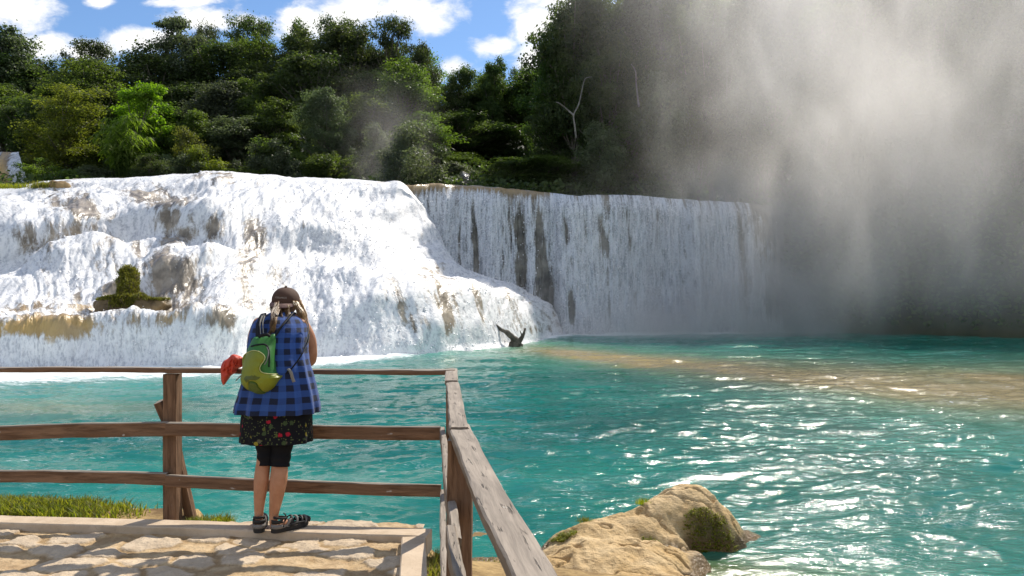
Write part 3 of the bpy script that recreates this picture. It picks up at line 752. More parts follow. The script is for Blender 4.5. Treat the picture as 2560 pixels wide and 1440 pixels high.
def blob(pts, rad, name, mat, seed=0, amp=.25, fr=1.2, res=4):
    """metaball-like lump: icosphere pushed out by noise, from ellipsoid list joined as one surface"""
    mb = bpy.data.metaballs.new('m'); mb.resolution = .12; mb.threshold = .4
    for p, r in zip(pts, rad):
        e = mb.elements.new(); e.co = p; e.radius = r * 1.55
    mb.resolution = min(rad) * .22
    o = bpy.data.objects.new('m', mb); COL.objects.link(o)
    dg = bpy.context.evaluated_depsgraph_get(); me = bpy.data.meshes.new_from_object(o.evaluated_get(dg))
    bpy.data.objects.remove(o); bpy.data.metaballs.remove(mb)
    V = np.empty(len(me.vertices) * 3); me.vertices.foreach_get('co', V); V = V.reshape(-1, 3)
    N = np.empty(len(me.vertices) * 3); me.vertices.foreach_get('normal', N); N = N.reshape(-1, 3)
    V = V + N * (amp * fbm(V[:, 0] * fr, V[:, 1] * fr, V[:, 2] * fr + .37, seed=seed, oct=4))[:, None]
    me.vertices.foreach_set('co', V.ravel().astype(np.float32)); me.name = name
    me.polygons.foreach_set('use_smooth', np.ones(len(me.polygons), bool)); me.materials.clear(); me.materials.append(mat); me.update()
    return me, V, N

M['wet_rock'] = simple('wet_rock', (.06, .04, .018), (.22, .15, .07), 1.6, rough=.5, bump=.9, bd=.1)
M['brown_rock'] = simple('brown_rock', (.16, .10, .04), (.40, .27, .12), 1.6, rough=.7, bump=.8, bd=.08)
def mossy_mound():
    base = P(330, 782, 33); r = empty('mossy_rock', base)
    q = lambda px, py, d: P(px, py, d) - base
    me, V, N = blob([q(260, 770, 33.4), q(300, 765, 33.2), q(350, 768, 33.3), q(395, 770, 33.4), q(275, 772, 33.3), q(375, 772, 33.3), q(318, 752, 33.6), q(322, 738, 33.9), q(324, 724, 34.1), q(323, 710, 34.3), q(324, 697, 34.5), q(321, 686, 34.7)], [.42, .5, .5, .42, .44, .44, .42, .40, .39, .38, .36, .28], 'rock', M['wet_rock'], 3, .34, 1.5)
    link('rock', me, r)
    up = (N[:, 2] > -.2) & (N[:, 1] < .6)
    pts = V[up]; sel = pts[(pts[:, 2] > .5) | ((pts[:, 0] > -.9) & (pts[:, 0] < .12))]
    link('moss', tuft_mesh('moss', sel, 7000, .04, .13, M['moss'], 1.3, .014, .5), r)
    tag(r, 'moss-covered upright rock on a dark ledge in the cascade', 'rock')
mossy_mound()
def lip_rock():
    b = P(148, 474, 56.2)
    me, V, N = blob([Vector((-.35, 0, .1)), Vector((.15, 0, .12)), Vector((.5, .1, 0))], [.42, .4, .3], 'rock', M['brown_rock'], 8, .15, 1.5)
    o = link('rock', me); o.location = b + Vector((0, 0, .1)); tag(o, 'brown boulder sitting on the lip of the cascade at left', 'rock')
    t = link('grass_tuft', tuft_mesh('grass_tuft', [(0, 0, 0)], 900, .34, .5, M['grass_blade'], .6, .02)); t.location = P(108, 474, 56)
    tag(t, 'straw-coloured grass tuft left of the boulder on the lip', 'grass tuft')
    t2 = link('grass', tuft_mesh('grass', [(x, 0, 0) for x in np.linspace(-1.5, 1.2, 9)], 700, .3, .32, M['grass_blade'], .6, .02)); t2.location = P(25, 470, 60)
    tag(t2, 'grassy strip below the distant fall at far left', None, None, 'stuff')
lip_rock()

def driftwood():
    b = P(1284, 868, 43.0)
    q = lambda px, py, dd=0: tuple(P(px, py, 43 + dd) - b)
    t = MB()
    t.tube(spline([q(1285, 882), q(1286, 862), q(1287, 852), q(1279, 842, -.1), q(1268, 832, -.1), q(1254, 824, .1), q(1238, 811, .2)], 26), np.interp(np.linspace(0, 1, 26), [0, .25, .5, .62, .8, 1], [.33, .27, .16, .17, .11, .035]), 9)
    t.tube(spline([q(1291, 880), q(1295, 860), q(1303, 846), q(1309, 834, .1), q(1314, 820, .2)], 16), np.interp(np.linspace(0, 1, 16), [0, .4, 1], [.24, .13, .05]), 8)
    t.tube(spline([q(1305, 842), q(1303, 834, -.1), q(1300, 826, -.1)], 6), [.06, .05, .045, .04, .03, .02], 6)
    t.tube(spline([q(1296, 862), q(1304, 860, -.2), q(1306, 868, -.2)], 6), [.09, .09, .08, .07, .06, .04], 6)
    o = link('driftwood', t.mesh('driftwood', mats=[M['driftwood']])); o.location = b
    V = np.empty(len(o.data.vertices) * 3); o.data.vertices.foreach_get('co', V); V = V.reshape(-1, 3)
    V += .05 * np.stack([fbm(V[:, 0] * 4, V[:, 2] * 4, seed=s) for s in (1, 2, 3)], -1); o.data.vertices.foreach_set('co', V.ravel())
    tag(o, 'dark forked driftwood branch sticking up from the pool below the cascade', 'driftwood')
driftwood()

# ------------------------------------------------------------------ near bank, paving, kerb
m, g = new_mat('soil'); co = g.coord()
n = g.noise(co, 3, 8, .65); n2 = g.noise(co, 22, 5, .6)
c = g.mix(g.step(n, .35, .65), (.16, .10, .045), (.42, .29, .13)); c = g.mix(g.m('MULTIPLY', g.step(n2, .55, .7), .6), c, (.10, .07, .035))
g.out(g.bsdf(Base_Color=c, Roughness=.9, Specular_IOR_Level=.15, Normal=g.bump(g.m('ADD', n, g.m('MULTIPLY', n2, .4)), .8, .04)).outputs[0]); M['soil'] = m

def kerb_y(x): return np.interp(x, [-8, -3.55, -.6, 0], [5.9, 5.40, 5.08, 5.03])          # centre line of the long kerb
def bank_z(X, Y):
    e = Y - (kerb_y(X) + .12)
    zl = np.where(X < -2.3, .03, -.02) - .55 * sstep(e, np.where(X < -2.3, .35, .15), np.where(X < -2.3, 1.0, .7)) - .7 * sstep(e, .5, 2.2)
    zr = -.14 - .12 * sstep(X, -.5, 1.2) - 1.0 * sstep(Y + .6 * np.clip(X - 1.2, 0, 9), 4.9, 7.7) - .6 * sstep(X, 1.0, 3.2)
    b = sstep(X, -.75, -.4); z = zl * (1 - b) + zr * b
    return z + .03 * fbm(X * 2.2, Y * 2.2, seed=101) + .012 * fbm(X * 9, Y * 9, seed=102)
xs, ys = np.linspace(-9, 5, 300), np.linspace(-5, 9.5, 300)
XX, YY = np.meshgrid(xs, ys)
inside = (XX < -.58) & (YY < kerb_y(XX))
ZZ = np.where(inside, -.12, bank_z(XX, YY))
tag(link('bank', mesh_np('bank', np.stack([XX, YY, ZZ], -1), grid_faces(300, 300)), None, M['soil']), 'sandy bank sloping to the pool', None, None, 'structure')

def paving():
    x0, x1, y0, y1, st = -4.2, -.60, 3.7, 5.45, .0085
    nx, ny = int((x1 - x0) / st), int((y1 - y0) / st)
    XX, YY = np.meshgrid(np.linspace(x0, x1, nx), np.linspace(y0, y1, ny))
    r = np.random.default_rng(5)
    wx = XX + .05 * fbm(XX * 5, YY * 5, seed=111) + .02 * fbm(XX * 16, YY * 16, seed=113); wy = YY + .04 * fbm(XX * 5, YY * 5, seed=112) + .015 * fbm(XX * 16, YY * 16, seed=114)
    cx, cyy = .30, .19
    gi, gj = np.floor(wx / cx).astype(int), np.floor(wy / cyy).astype(int)
    d1 = np.full(XX.shape, 9.); d2 = np.full(XX.shape, 9.); idh = np.zeros(XX.shape); sz = np.zeros(XX.shape); tl = np.zeros(XX.shape)
    for a in (-2, -1, 0, 1, 2):
        for b in (-2, -1, 0, 1, 2):
            i, j = gi + a, gj + b; z = np.zeros_like(i)
            h1, h2, h3, h4 = _h(i, j, z, 1), _h(i, j, z, 2), _h(i, j, z, 3), _h(i, j, z, 4)
            px, py = (i + .1 + .8 * h1) * cx, (j + .1 + .8 * h2) * cyy
            dd = np.hypot((wx - px) / 1.45, wy - py) / (.75 + .5 * h4)
            lo = dd < d1
            d2 = np.where(lo, d1, np.minimum(d2, dd)); idh = np.where(lo, h3, idh); tl = np.where(lo, (wy - py) * (h4 - .5) + (wx - px) * (h1 - .5), tl)
            d1 = np.where(lo, dd, d1)
    edge = d2 - d1
    stone = sstep(edge, .016, .036)
    keep = np.where(idh > .30, 1, .2)
    top = .003 + .011 * idh + tl * .07 + .007 * fbm(XX * 7, YY * 7, oct=3, seed=115) + .006 * fbm(XX * 28, YY * 28, oct=3, seed=116)
    dirt = .012 * fbm(XX * 3, YY * 3, seed=117) + .006 * fbm(XX * 20, YY * 20, oct=3, seed=118)
    Z = dirt + stone * keep * np.maximum(top - dirt * .5, -.004) + .003 * sstep(edge, .02, .12) * keep + .022 * fbm(XX * 2.0, YY * 2.0, oct=2, seed=119)
    Z = Z + .008
    me = mesh_np('paving', np.stack([XX, YY, Z], -1), grid_faces(ny, nx), True, {'stone': stone * keep, 'tone': idh, 'joint': np.exp(-((edge - .012) / .012) ** 2) * keep * np.clip(.55 + fbm(XX * 6, YY * 6, oct=3, seed=141), 0, 1)})
    # cut away what lies past the kerb
    keepf = []
    m, g = new_mat('paving_stone'); co = g.coord(); s = g.attr('stone'); t = g.attr('tone')
    n = g.noise(co, 7, 8, .65); n2 = g.noise(co, 60, 4, .6)
    sc = g.mix(g.step(n, .3, .7), (.46, .34, .22), (.68, .535, .37)); sc = g.mix(g.m('MULTIPLY', t, .45), sc, (.50, .42, .32))
    dc = g.mix(g.step(n, .35, .7), (.36, .235, .115), (.60, .44, .25)); dc = g.mix(g.m('MULTIPLY', g.step(n2, .56, .68), .6), dc, (.16, .10, .05))
    c = g.mix(s, dc, sc); c = g.mix(g.m('MULTIPLY', g.attr('joint'), .45), c, (.15, .095, .05))
    crk = g.noise(g.coord(), 11, 5, .6, .8); c = g.mix(g.m('MULTIPLY', g.step(g.m('ABSOLUTE', g.m('SUBTRACT', crk, .5)), .010, .0), g.m('MULTIPLY', s, .45)), c, (.2, .15, .1))
    g.out(g.bsdf(Base_Color=c, Roughness=.85, Specular_IOR_Level=.2, Normal=g.bump(g.m('ADD', n, g.m('MULTIPLY', n2, .5)), .9, .018)).outputs[0])
    tag(link('paving', me, None, m), 'rough pale stone paving set in sandy dirt', None, None, 'structure')
    me2 = mesh_np('terrace', [(-9, -5, -.01), (-.60, -5, -.01), (-.60, 3.75, -.01), (-9, 3.75, -.01), (-4.15, 3.75, -.01), (-4.15, 5.4, -.01), (-9, 5.8, -.01)], [(0, 1, 2, 3), (3, 4, 5, 6)], False, {'stone': [0] * 7, 'tone': [.5] * 7})
    tag(link('terrace', me2, None, m), None, None, None, 'structure')
paving()

m, g = new_mat('kerb_concrete'); co = g.coord(); n = g.noise(co, 5, 8, .65); n2 = g.noise(co, 45, 5, .6)
c = g.mix(g.step(n, .3, .7), (.46, .35, .24), (.60, .475, .345)); c = g.mix(g.m('MULTIPLY', g.step(n2, .58, .7), .35), c, (.24, .19, .14))
g.out(g.bsdf(Base_Color=c, Roughness=.85, Specular_IOR_Level=.2, Normal=g.bump(g.m('ADD', n, n2), .4, .006)).outputs[0]); M['concrete'] = m

def beam_mesh(L, w, h, seed=0, rough=.004, taper=1.0, bev=.006, bow=0.0):
    """rough-sawn plank along +X: rounded-corner section, slight wander"""
    n = max(8, int(L / .05)); x = np.linspace(0, L, n)
    cs = [(-w / 2, -h / 2 + bev), (-w / 2, 0), (-w / 2, h / 2 - bev), (-w / 2 + bev, h / 2), (0, h / 2), (w / 2 - bev, h / 2), (w / 2, h / 2 - bev), (w / 2, 0), (w / 2, -h / 2 + bev), (w / 2 - bev, -h / 2), (0, -h / 2), (-w / 2 + bev, -h / 2)]
    cs = np.array(cs); k = len(cs)
    V = np.zeros((n, k, 3)); V[..., 0] = x[:, None]
    sc = (1 + (taper - 1) * x / L)[:, None]
    V[..., 1] = cs[:, 0] * sc; V[..., 2] = cs[:, 1] * sc
    V[..., 1] += (rough * fbm(V[..., 0] * 5, cs[:, 0] * 60 + seed, cs[:, 1] * 60 + 0 * V[..., 0] + .3, seed=seed) + rough * 2.5 * fbm(x * .9 + seed, x * 0, seed=seed + 5)[:, None])
    V[..., 2] += (rough * fbm(V[..., 0] * 5 + 50, cs[:, 0] * 60 + seed, cs[:, 1] * 60 + 0 * V[..., 0] + .3, seed=seed + 9) + rough * 2.5 * fbm(x * .9 + seed, x * 0, seed=seed + 15)[:, None]) + bow * np.sin(np.pi * x / L)[:, None]
    e0 = np.concatenate([V[:1].mean(1, keepdims=True)] * k, 1); e1 = np.concatenate([V[-1:].mean(1, keepdims=True)] * k, 1)
    V = np.concatenate([e0, V, e1])
    me = mesh_np('beam', V.reshape(-1, 3), grid_faces(n + 2, k, True), True)
    return me

def flat_shade(me, ang=35):
    bm = bmesh.new(); bm.from_mesh(me); bmesh.ops.recalc_face_normals(bm, faces=bm.faces)
    for e in bm.edges:
        if len(e.link_faces) == 2 and e.calc_face_angle(0) > R(ang): e.smooth = False
    bm.to_mesh(me); bm.free()

def beam(name, p0, p1, w, h, mat, parent=None, up=(0, 0, 1), seed=0, **k):
    p0, p1 = Vector(p0), Vector(p1); d = p1 - p0; L = d.length
    x = d.normalized(); u = Vector(up); y = u.cross(x).normalized(); z = x.cross(y)
    me = beam_mesh(L, w, h, seed, **k); flat_shade(me)
    o = link(name, me, parent, mat)
    Mx = Matrix((x, y, z)).transposed().to_4x4(); Mx.translation = p0
    if parent is not None:
        o.matrix_local = Matrix.Translation(-Vector(parent.location)) @ Mx
    else: o.matrix_world = Mx
    return o

kb = beam('kerb', (-8, 5.88, .0), (-.53, 5.075, .0), .17, .13, M['concrete'], seed=3, rough=.003, bev=.008); tag(kb, 'pale concrete kerb edging the paving', None, None, 'structure')
kb = beam('kerb', (-.618, 4.985, .0), (-.30, 2.4, .0), .15, .13, M['concrete'], seed=4, rough=.003, bev=.008); tag(kb, 'pale concrete kerb on the right side of the paving', None, None, 'structure')

# ------------------------------------------------------------------ fence
def fence():
    c = P(1125, 930, 5.45); r = empty('wooden_fence', (c.x, c.y, -.2))
    tag(r, 'rustic wooden fence with three rails turning a corner above the water', 'fence')
    Wd, Wg = M['wood'], M['wood_grey']
    B = lambda nm, a, b, w, h, m=Wd, s=0, **k: beam(nm, a, b, w, h, m, r, seed=s, **k)
    # front run
    B('top_rail', P(-520, 927, 5.62), P(425, 925.5, 5.47), .088, .034, Wd, 1, bow=.006)
    B('top_rail', P(420, 927.5, 5.47), P(1138, 929.5, 5.45), .085, .034, Wd, 2)
    B('middle_rail', P(-520, 1082, 5.56), P(420, 1072, 5.40), .04, .098, Wd, 3, bow=-.012)
    B('middle_rail', P(417, 1071, 5.395), P(1100, 1083, 5.38), .04, .092, Wd, 4)
    B('lower_rail', P(-520, 1190, 5.56), P(419, 1198, 5.40), .04, .082, Wd, 5, bow=.012)
    B('lower_rail', P(416, 1200, 5.395), P(1102, 1229, 5.38), .04, .082, Wd, 6)
    V = lambda nm, px, py0, py1, d, w, h, m, s, **k: beam(nm, P(px, py1, d), P(px, py0, d), w, h, m, r, up=(0, 1, 0), seed=s, **k)
    V('post', 431, 934, 1345, 5.49, .092, .11, Wd, 7)
    V('post', -430, 934, 1345, 5.62, .092, .11, Wd, 8)
    # brace of the left post and the cut stub on its left
    beam('brace', P(486, 1330, 5.62), P(431, 1090, 5.56), .06, .075, Wd, r, up=(0, 1, 0), seed=9)
    beam('stub', P(424, 1062, 5.53), P(399, 1003, 5.50), .05, .10, Wd, r, up=(0, 1, 0), seed=10)
    # corner post and side run
    V('post', 1133, 962, 1480, 5.30, .085, .09, Wd, 11)
    V('post', 1150, 1096, 1680, 3.42, .105, .12, Wd, 12)
    B('top_rail', P(1127, 926, 5.50), P(1128, 957, 5.04), .084, .034, Wg, 13)
    B('top_rail', P(1129.5, 964, 5.05), P(1150, 1081, 3.33), .080, .04, Wg, 14)
    B('top_rail', P(1147, 1070, 3.47), P(1495, 1790, 1.10), .092, .042, Wg, 15)
    B('middle_rail', P(1106, 1085, 5.42), P(1137, 1370, 2.82), .036, .085, Wg, 16)
    B('middle_rail', P(1125, 1338, 2.95), P(1300, 2250, 1.05), .036, .085, Wg, 17)
    B('lower_rail', P(1107, 1240, 5.42), P(1118, 1740, 2.6), .036, .085, Wg, 18)
    V('post', 1515, 1830, 3100, 1.05, .10, .10, Wd, 19)
fence()

# ------------------------------------------------------------------ grass by the kerb
def grass_patch(name, n, xr, yr, h, lab, dens=None, seed=0):
    rg = np.random.default_rng(seed)
    X = rg.uniform(*xr, n * 3); Y = kerb_y(X) + rg.uniform(*yr, n * 3)
    k = (rg.random(n * 3) < (dens(X, Y) if dens else 1)); X, Y = X[k][:n], Y[k][:n]
    c = np.stack([X, Y, bank_z(X, Y) - .01], -1)
    o = link(name, tuft_mesh(name, c, len(c) * 2, .008, h, M['grass_blade'], .75, .004)); tag(o, lab, None, None, 'stuff')
grass_patch('grass', 9000, (-5.5, -2.52), (.13, .70), .075, 'short yellow-green grass growing along the kerb on the left', lambda x, y: sstep(-x, 2.5, 3.6) * (.35 + .65 * (fbm(x * 3, y * 3, seed=4) > -.1)), 1)
grass_patch('grass', 700, (-2.25, -1.95), (.13, .34), .07, 'small patch of grass right of the left fence post', None, 2)
def right_grass():
    pts = []
    for (px, py, d) in [(1075, 1405, 5.1), (1085, 1425, 5.0), (1070, 1430, 4.8), (1092, 1400, 5.2), (1065, 1418, 5.0)]: pts.append(tuple(P(px, py, d) - Vector((0, 0, .1))))
    o = link('grass', tuft_mesh('grass', pts, 900, .05, .16, M['grass_blade'], .8, .004)); tag(o, 'green grass clump between the kerb corner and the fence', None, None, 'stuff')
    o = link('grass', tuft_mesh('grass', [tuple(P(px, py, d)) for (px, py, d) in [(1200, 1445, 5.6), (1225, 1440, 5.8), (1250, 1448, 5.6), (1190, 1438, 5.9)]], 500, .07, .09, M['grass_blade'], .9, .004)); tag(o, 'grass sprouting on the bank between fence post and handrail', None, None, 'stuff')
right_grass()

# ------------------------------------------------------------------ sandy outcrop
def outcrop():
    x0, x1, y0, y1, st = -.75, 3.1, 5.6, 10.0, .0125
    nx, ny = int((x1 - x0) / st), int((y1 - y0) / st)
    X, Y = np.meshgrid(np.linspace(x0, x1, nx), np.linspace(y0, y1, ny))
    wX, wY = X + .10 * fbm(X * 1.6, Y * 1.6, seed=121), Y + .10 * fbm(X * 1.6, Y * 1.6, seed=122)
    def b(cx, cy, rx, ry, h, p=1.4, rot=0):
        c, s = math.cos(rot), math.sin(rot); dx, dy = wX - cx, wY - cy
        u, v = (dx * c + dy * s) / rx, (-dx * s + dy * c) / ry
        return h * np.clip(1 - (u * u + v * v) ** p, -2, 1)
    Z = np.full(X.shape, -.55)
    def smax(a, c, k=.09): 
        h = np.clip(.5 + .5 * (c - a) / k, 0, 1); return a * (1 - h) + c * h + k * h * (1 - h)
    for args in [(1.92, 8.78, .66, .55, .58, 1.0), (1.62, 8.66, .80, .50, .47, 1.0, .25), (2.24, 8.72, .36, .34, .36, 1.2), (1.15, 8.35, .95, .55, .34, 1.2, .4), (.98, 7.62, .82, .72, .27, 1.5, .2),
                 (.25, 7.1, .8, 1.05, .14, 1.8), (-.35, 7.2, .55, .95, .10, 1.8), (2.52, 8.85, .25, .2, .07, 1.2), (1.62, 7.85, .3, .25, .13, 1.3), (1.2, 6.6, .8, .9, .24, 1.8)]:
        Z = smax(Z, b(*args))
    rough = .045 * fbm(X * 3, Y * 3, oct=3, seed=123) + .03 * (1 - 2 * np.abs(fbm(X * 4.5 + Y * 1.2, Y * 3.0, oct=3, seed=124))) + .012 * fbm(X * 16, Y * 16, oct=4, seed=125, gain=.6)
    crack = np.exp(-(fbm(X * 2.2 + .5 * Y, Y * 3.2, oct=3, seed=127) / .03) ** 2)
    body = sstep(Z, -.1, .15)
    Z = Z + rough * (.3 + .7 * body) - .05 * crack * body
    # undercut hollow on the near right flank of the dome
    hol = np.exp(-(((wX - 1.98) / .26) ** 2 + ((wY - 8.30) / .10) ** 2)); hol2 = np.exp(-(((wX - 1.45) / .12) ** 2 + ((wY - 8.02) / .09) ** 2))
    Z = Z - .16 * hol - .10 * hol2
    mossm = np.clip(np.exp(-(((wX - 2.06) / .34) ** 2 + ((wY - 8.38) / .12) ** 2)) * 1.1 + np.exp(-(((wX - .52) / .16) ** 2 + ((wY - 8.12) / .12) ** 2)) * .9 + .9 * hol2, 0, 1)
    mossm = mossm * sstep(fbm(X * 5, Y * 9, oct=3, seed=129), -.75, -.05)
    Z = Z + .02 * mossm * fbm(X * 30, Y * 30, oct=2, seed=131) + WATER_Z
    wet = 1 - sstep(Z + .05 * fbm(X * 5, Y * 5, oct=3, seed=133), WATER_Z + .08, WATER_Z + .17)
    me = mesh_np('rock', np.stack([X, Y, Z], -1), grid_faces(ny, nx), True, {'moss': mossm, 'wet': wet})
    m, g = new_mat('sand_rock'); co = g.coord()
    n = g.noise(co, 2.2, 8, .62); n2 = g.noise(g.scale(co, (1, 1, 2.5)), 14, 6, .65); n3 = g.noise(co, 70, 3, .6)
    c = g.mix(g.step(n, .3, .7), (.54, .355, .15), (.72, .53, .29)); c = g.mix(g.m('MULTIPLY', g.step(n2, .55, .68), .6), c, (.30, .18, .075))
    c = g.mix(g.m('MULTIPLY', g.step(n3, .62, .7), .4), c, (.12, .08, .045))
    mo = g.mix(n2, (.03, .032, .012), (.13, .11, .04)); c = g.mix(g.m('MULTIPLY', g.attr('moss'), .9), c, mo)
    wt = g.attr('wet'); c = g.mix(g.m('MULTIPLY', wt, .85), c, (.13, .072, .022))
    h = g.m('ADD', n, g.m('ADD', g.m('MULTIPLY', n2, .5), g.m('MULTIPLY', n3, .12)))
    g.out(g.bsdf(Base_Color=c, Roughness=g.m('SUBTRACT', .88, g.m('MULTIPLY', wt, .7)), Specular_IOR_Level=.35, Normal=g.bump(h, 1.0, .07)).outputs[0])
    o = tag(link('rock', me, None, m), 'sandy tan rock outcrop with mossy hollows jutting into the pool', 'rock')
    k = mossm.ravel() > .45; pts = np.stack([X, Y, Z], -1).reshape(-1, 3)[k]
    pp = pts[rng.integers(0, len(pts), 1500)]
    link('moss', tuft_mesh('moss', pp, 2600, .01, .035, M['moss'], 1.2, .004, .6), o)
    def zat(x, y): return Z[min(ny - 1, int((y - y0) / st)), min(nx - 1, int((x - x0) / st))]
    for (x, y, nn, h, lab) in [(1.42, 8.55, 160, .06, 'small dry grass tuft on the left shoulder of the outcrop'), (.78, 8.42, 150, .05, 'sparse grass tuft on the rear edge of the outcrop')]:
        t = link('grass_tuft', tuft_mesh('grass_tuft', [(0, 0, 0)], nn, .04, h, M['grass_blade'], .6, .003)); t.location = (x, y, zat(x, y) - .015); tag(t, lab, 'grass tuft')
outcrop()

# ------------------------------------------------------------------ the woman at the rail
m, g = new_mat('skin'); n = g.noise(g.coord(), 14, 4, .6)
b = g.bsdf(Base_Color=g.mix(g.step(n, .3, .7), (.44, .20, .105), (.53, .265, .15)), Roughness=.55, Specular_IOR_Level=.25, Subsurface_Weight=.08, Subsurface_Scale=.01)
g.out(b.outputs[0]); M['skin'] = m
m, g = new_mat('plaid_cloth'); uv = g.uv(); s = g.add('ShaderNodeSeparateXYZ', {0: uv}); PT = .079
def stripe(g, v, off): return g.step(g.m('ABSOLUTE', g.m('SUBTRACT', g.m('FRACT', g.m('ADD', g.m('DIVIDE', v, PT), off)), .5)), .258, .242)
a, b_ = stripe(g, s.outputs[0], .1), stripe(g, s.outputs[1], .35)
wv = g.noise(g.scale(uv, (1, 1, 1)), 260, 2, .5)
c = g.mix(g.m('MULTIPLY', g.m('ADD', a, b_), .5), (.030, .082, .27), (.013, .030, .12))
c = g.mix(g.m('MULTIPLY', a, b_), c, (.006, .007, .014)); c = g.mix(g.m('MULTIPLY', wv, .12), c, (.12, .2, .5))
nn = g.noise(g.coord(), 26, 4, .6)
g.out(g.bsdf(Base_Color=c, Roughness=.85, Specular_IOR_Level=.15, Sheen_Weight=.15, Normal=g.bump(nn, .35, .012)).outputs[0]); M['plaid'] = m
m, g = new_mat('floral_cloth'); uv = g.uv()
vo = g.add('ShaderNodeTexVoronoi', {'Vector': uv, 'Scale': 25, 'Randomness': 1}); dist, vc = vo.outputs['Distance'], vo.outputs['Color']
pet = g.noise(uv, 120, 2, .5)
sc = g.add('ShaderNodeSeparateColor', {0: vc}); r1, r2, r3 = sc.outputs
col = g.ramp(r1, [(0, (.35, .012, .03)), (.28, (.42, .03, .09)), (.3, (.30, .24, .03)), (.5, (.10, .12, .03)), (.62, (.05, .075, .03)), (.8, (.11, .10, .06)), (1, (.40, .25, .02))], 'CONSTANT')
fl = g.m('MULTIPLY', g.step(g.m('ADD', dist, g.m('MULTIPLY', g.m('SUBTRACT', pet, .5), .5)), .40, .30), g.step(r2, .32, .34))
vo2 = g.add('ShaderNodeTexVoronoi', {'Vector': uv, 'Scale': 75}); sc2 = g.add('ShaderNodeSeparateColor', {0: vo2.outputs['Color']})
lf = g.m('MULTIPLY', g.step(vo2.outputs['Distance'], .38, .3), g.step(sc2.outputs[0], .62, .64))
c = g.mix(lf, (.006, .006, .008), (.09, .11, .04)); c = g.mix(fl, c, col)
g.out(g.bsdf(Base_Color=c, Roughness=.8, Specular_IOR_Level=.2).outputs[0]); M['floral'] = m
def cloth(name, c, rough=.8, spec=.2, sc=60):
    m, g = new_mat(name); n = g.noise(g.coord(), sc, 3, .6); n2 = g.noise(g.coord(), 9, 4, .6)
    g.out(g.bsdf(Base_Color=g.mix(n2, tuple(x * .75 for x in c), tuple(min(1, x * 1.25) for x in c)), Roughness=rough, Specular_IOR_Level=spec, Normal=g.bump(g.m('ADD', n, n2), .25, .004)).outputs[0]); return m
M['black_cloth'] = cloth('black_cloth', (.008, .008, .010)); M['strap_black'] = cloth('strap_black', (.014, .014, .016), .7)
M['cap_brown'] = cloth('cap_brown', (.085, .045, .03)); M['brim_brown'] = cloth('brim_brown', (.19, .115, .095)); M['thread'] = cloth('thread', (.36, .30, .25))
M['pack_green'] = cloth('pack_green', (.035, .16, .022), .5, .4); M['pack_lime'] = cloth('pack_lime', (.21, .235, .012), .5, .4); M['pack_olive'] = cloth('pack_olive', (.075, .115, .012), .5, .4)
M['pack_print'] = cloth('pack_print', (.085, .105, .01), .5, .4); M['piping'] = cloth('piping', (.5, .5, .22)); M['cord'] = cloth('cord', (.22, .21, .19))
M['orange'] = cloth('orange_cloth', (.56, .062, .028), .6, .3); M['sandal_grey'] = cloth('sandal_grey', (.19, .175, .16)); M['sandal_black'] = cloth('sandal_black', (.018, .017, .016), .6, .3)
m, g = new_mat('hair'); t = g.attr('tint')
g.out(g.bsdf(Base_Color=g.ramp(t, [(0, (.06, .03, .012)), (.5, (.24, .125, .04)), (1, (.55, .34, .13))]), Roughness=.4, Specular_IOR_Level=.5).outputs[0]); M['hair'] = m

def skin_mesh(nodes, edges, name, sub=2):
    """one continuous surface grown over a skeleton of joints: nodes {name: (point, radius)}"""
    keys = list(nodes); me = bpy.data.meshes.new(name)
    me.from_pydata([tuple(nodes[k][0]) for k in keys], [(keys.index(a), keys.index(b)) for a, b in edges], [])
    o = bpy.data.objects.new(name, me); COL.objects.link(o)
    md = o.modifiers.new('skin', 'SKIN'); md.use_smooth_shade = True
    for i, k in enumerate(keys):
        r = nodes[k][1]; me.skin_vertices[0].data[i].radius = r if isinstance(r, tuple) else (r, r)
    me.skin_vertices[0].data[0].use_root = True
    s = o.modifiers.new('sub', 'SUBSURF'); s.levels = sub; s.render_levels = sub
    dg = bpy.context.evaluated_depsgraph_get(); res = bpy.data.meshes.new_from_object(o.evaluated_get(dg))
    bpy.data.objects.remove(o); bpy.data.meshes.remove(me)
    for p in res.polygons: p.use_smooth = True
    return res

def me_np(me):
    V = np.empty(len(me.vertices) * 3); me.vertices.foreach_get('co', V)
    return V.reshape(-1, 3), [tuple(p.vertices) for p in me.polygons]

def child(name, me, root, mat):
    o = link(name, me, root, mat); o.location = -Vector(root.location); return o

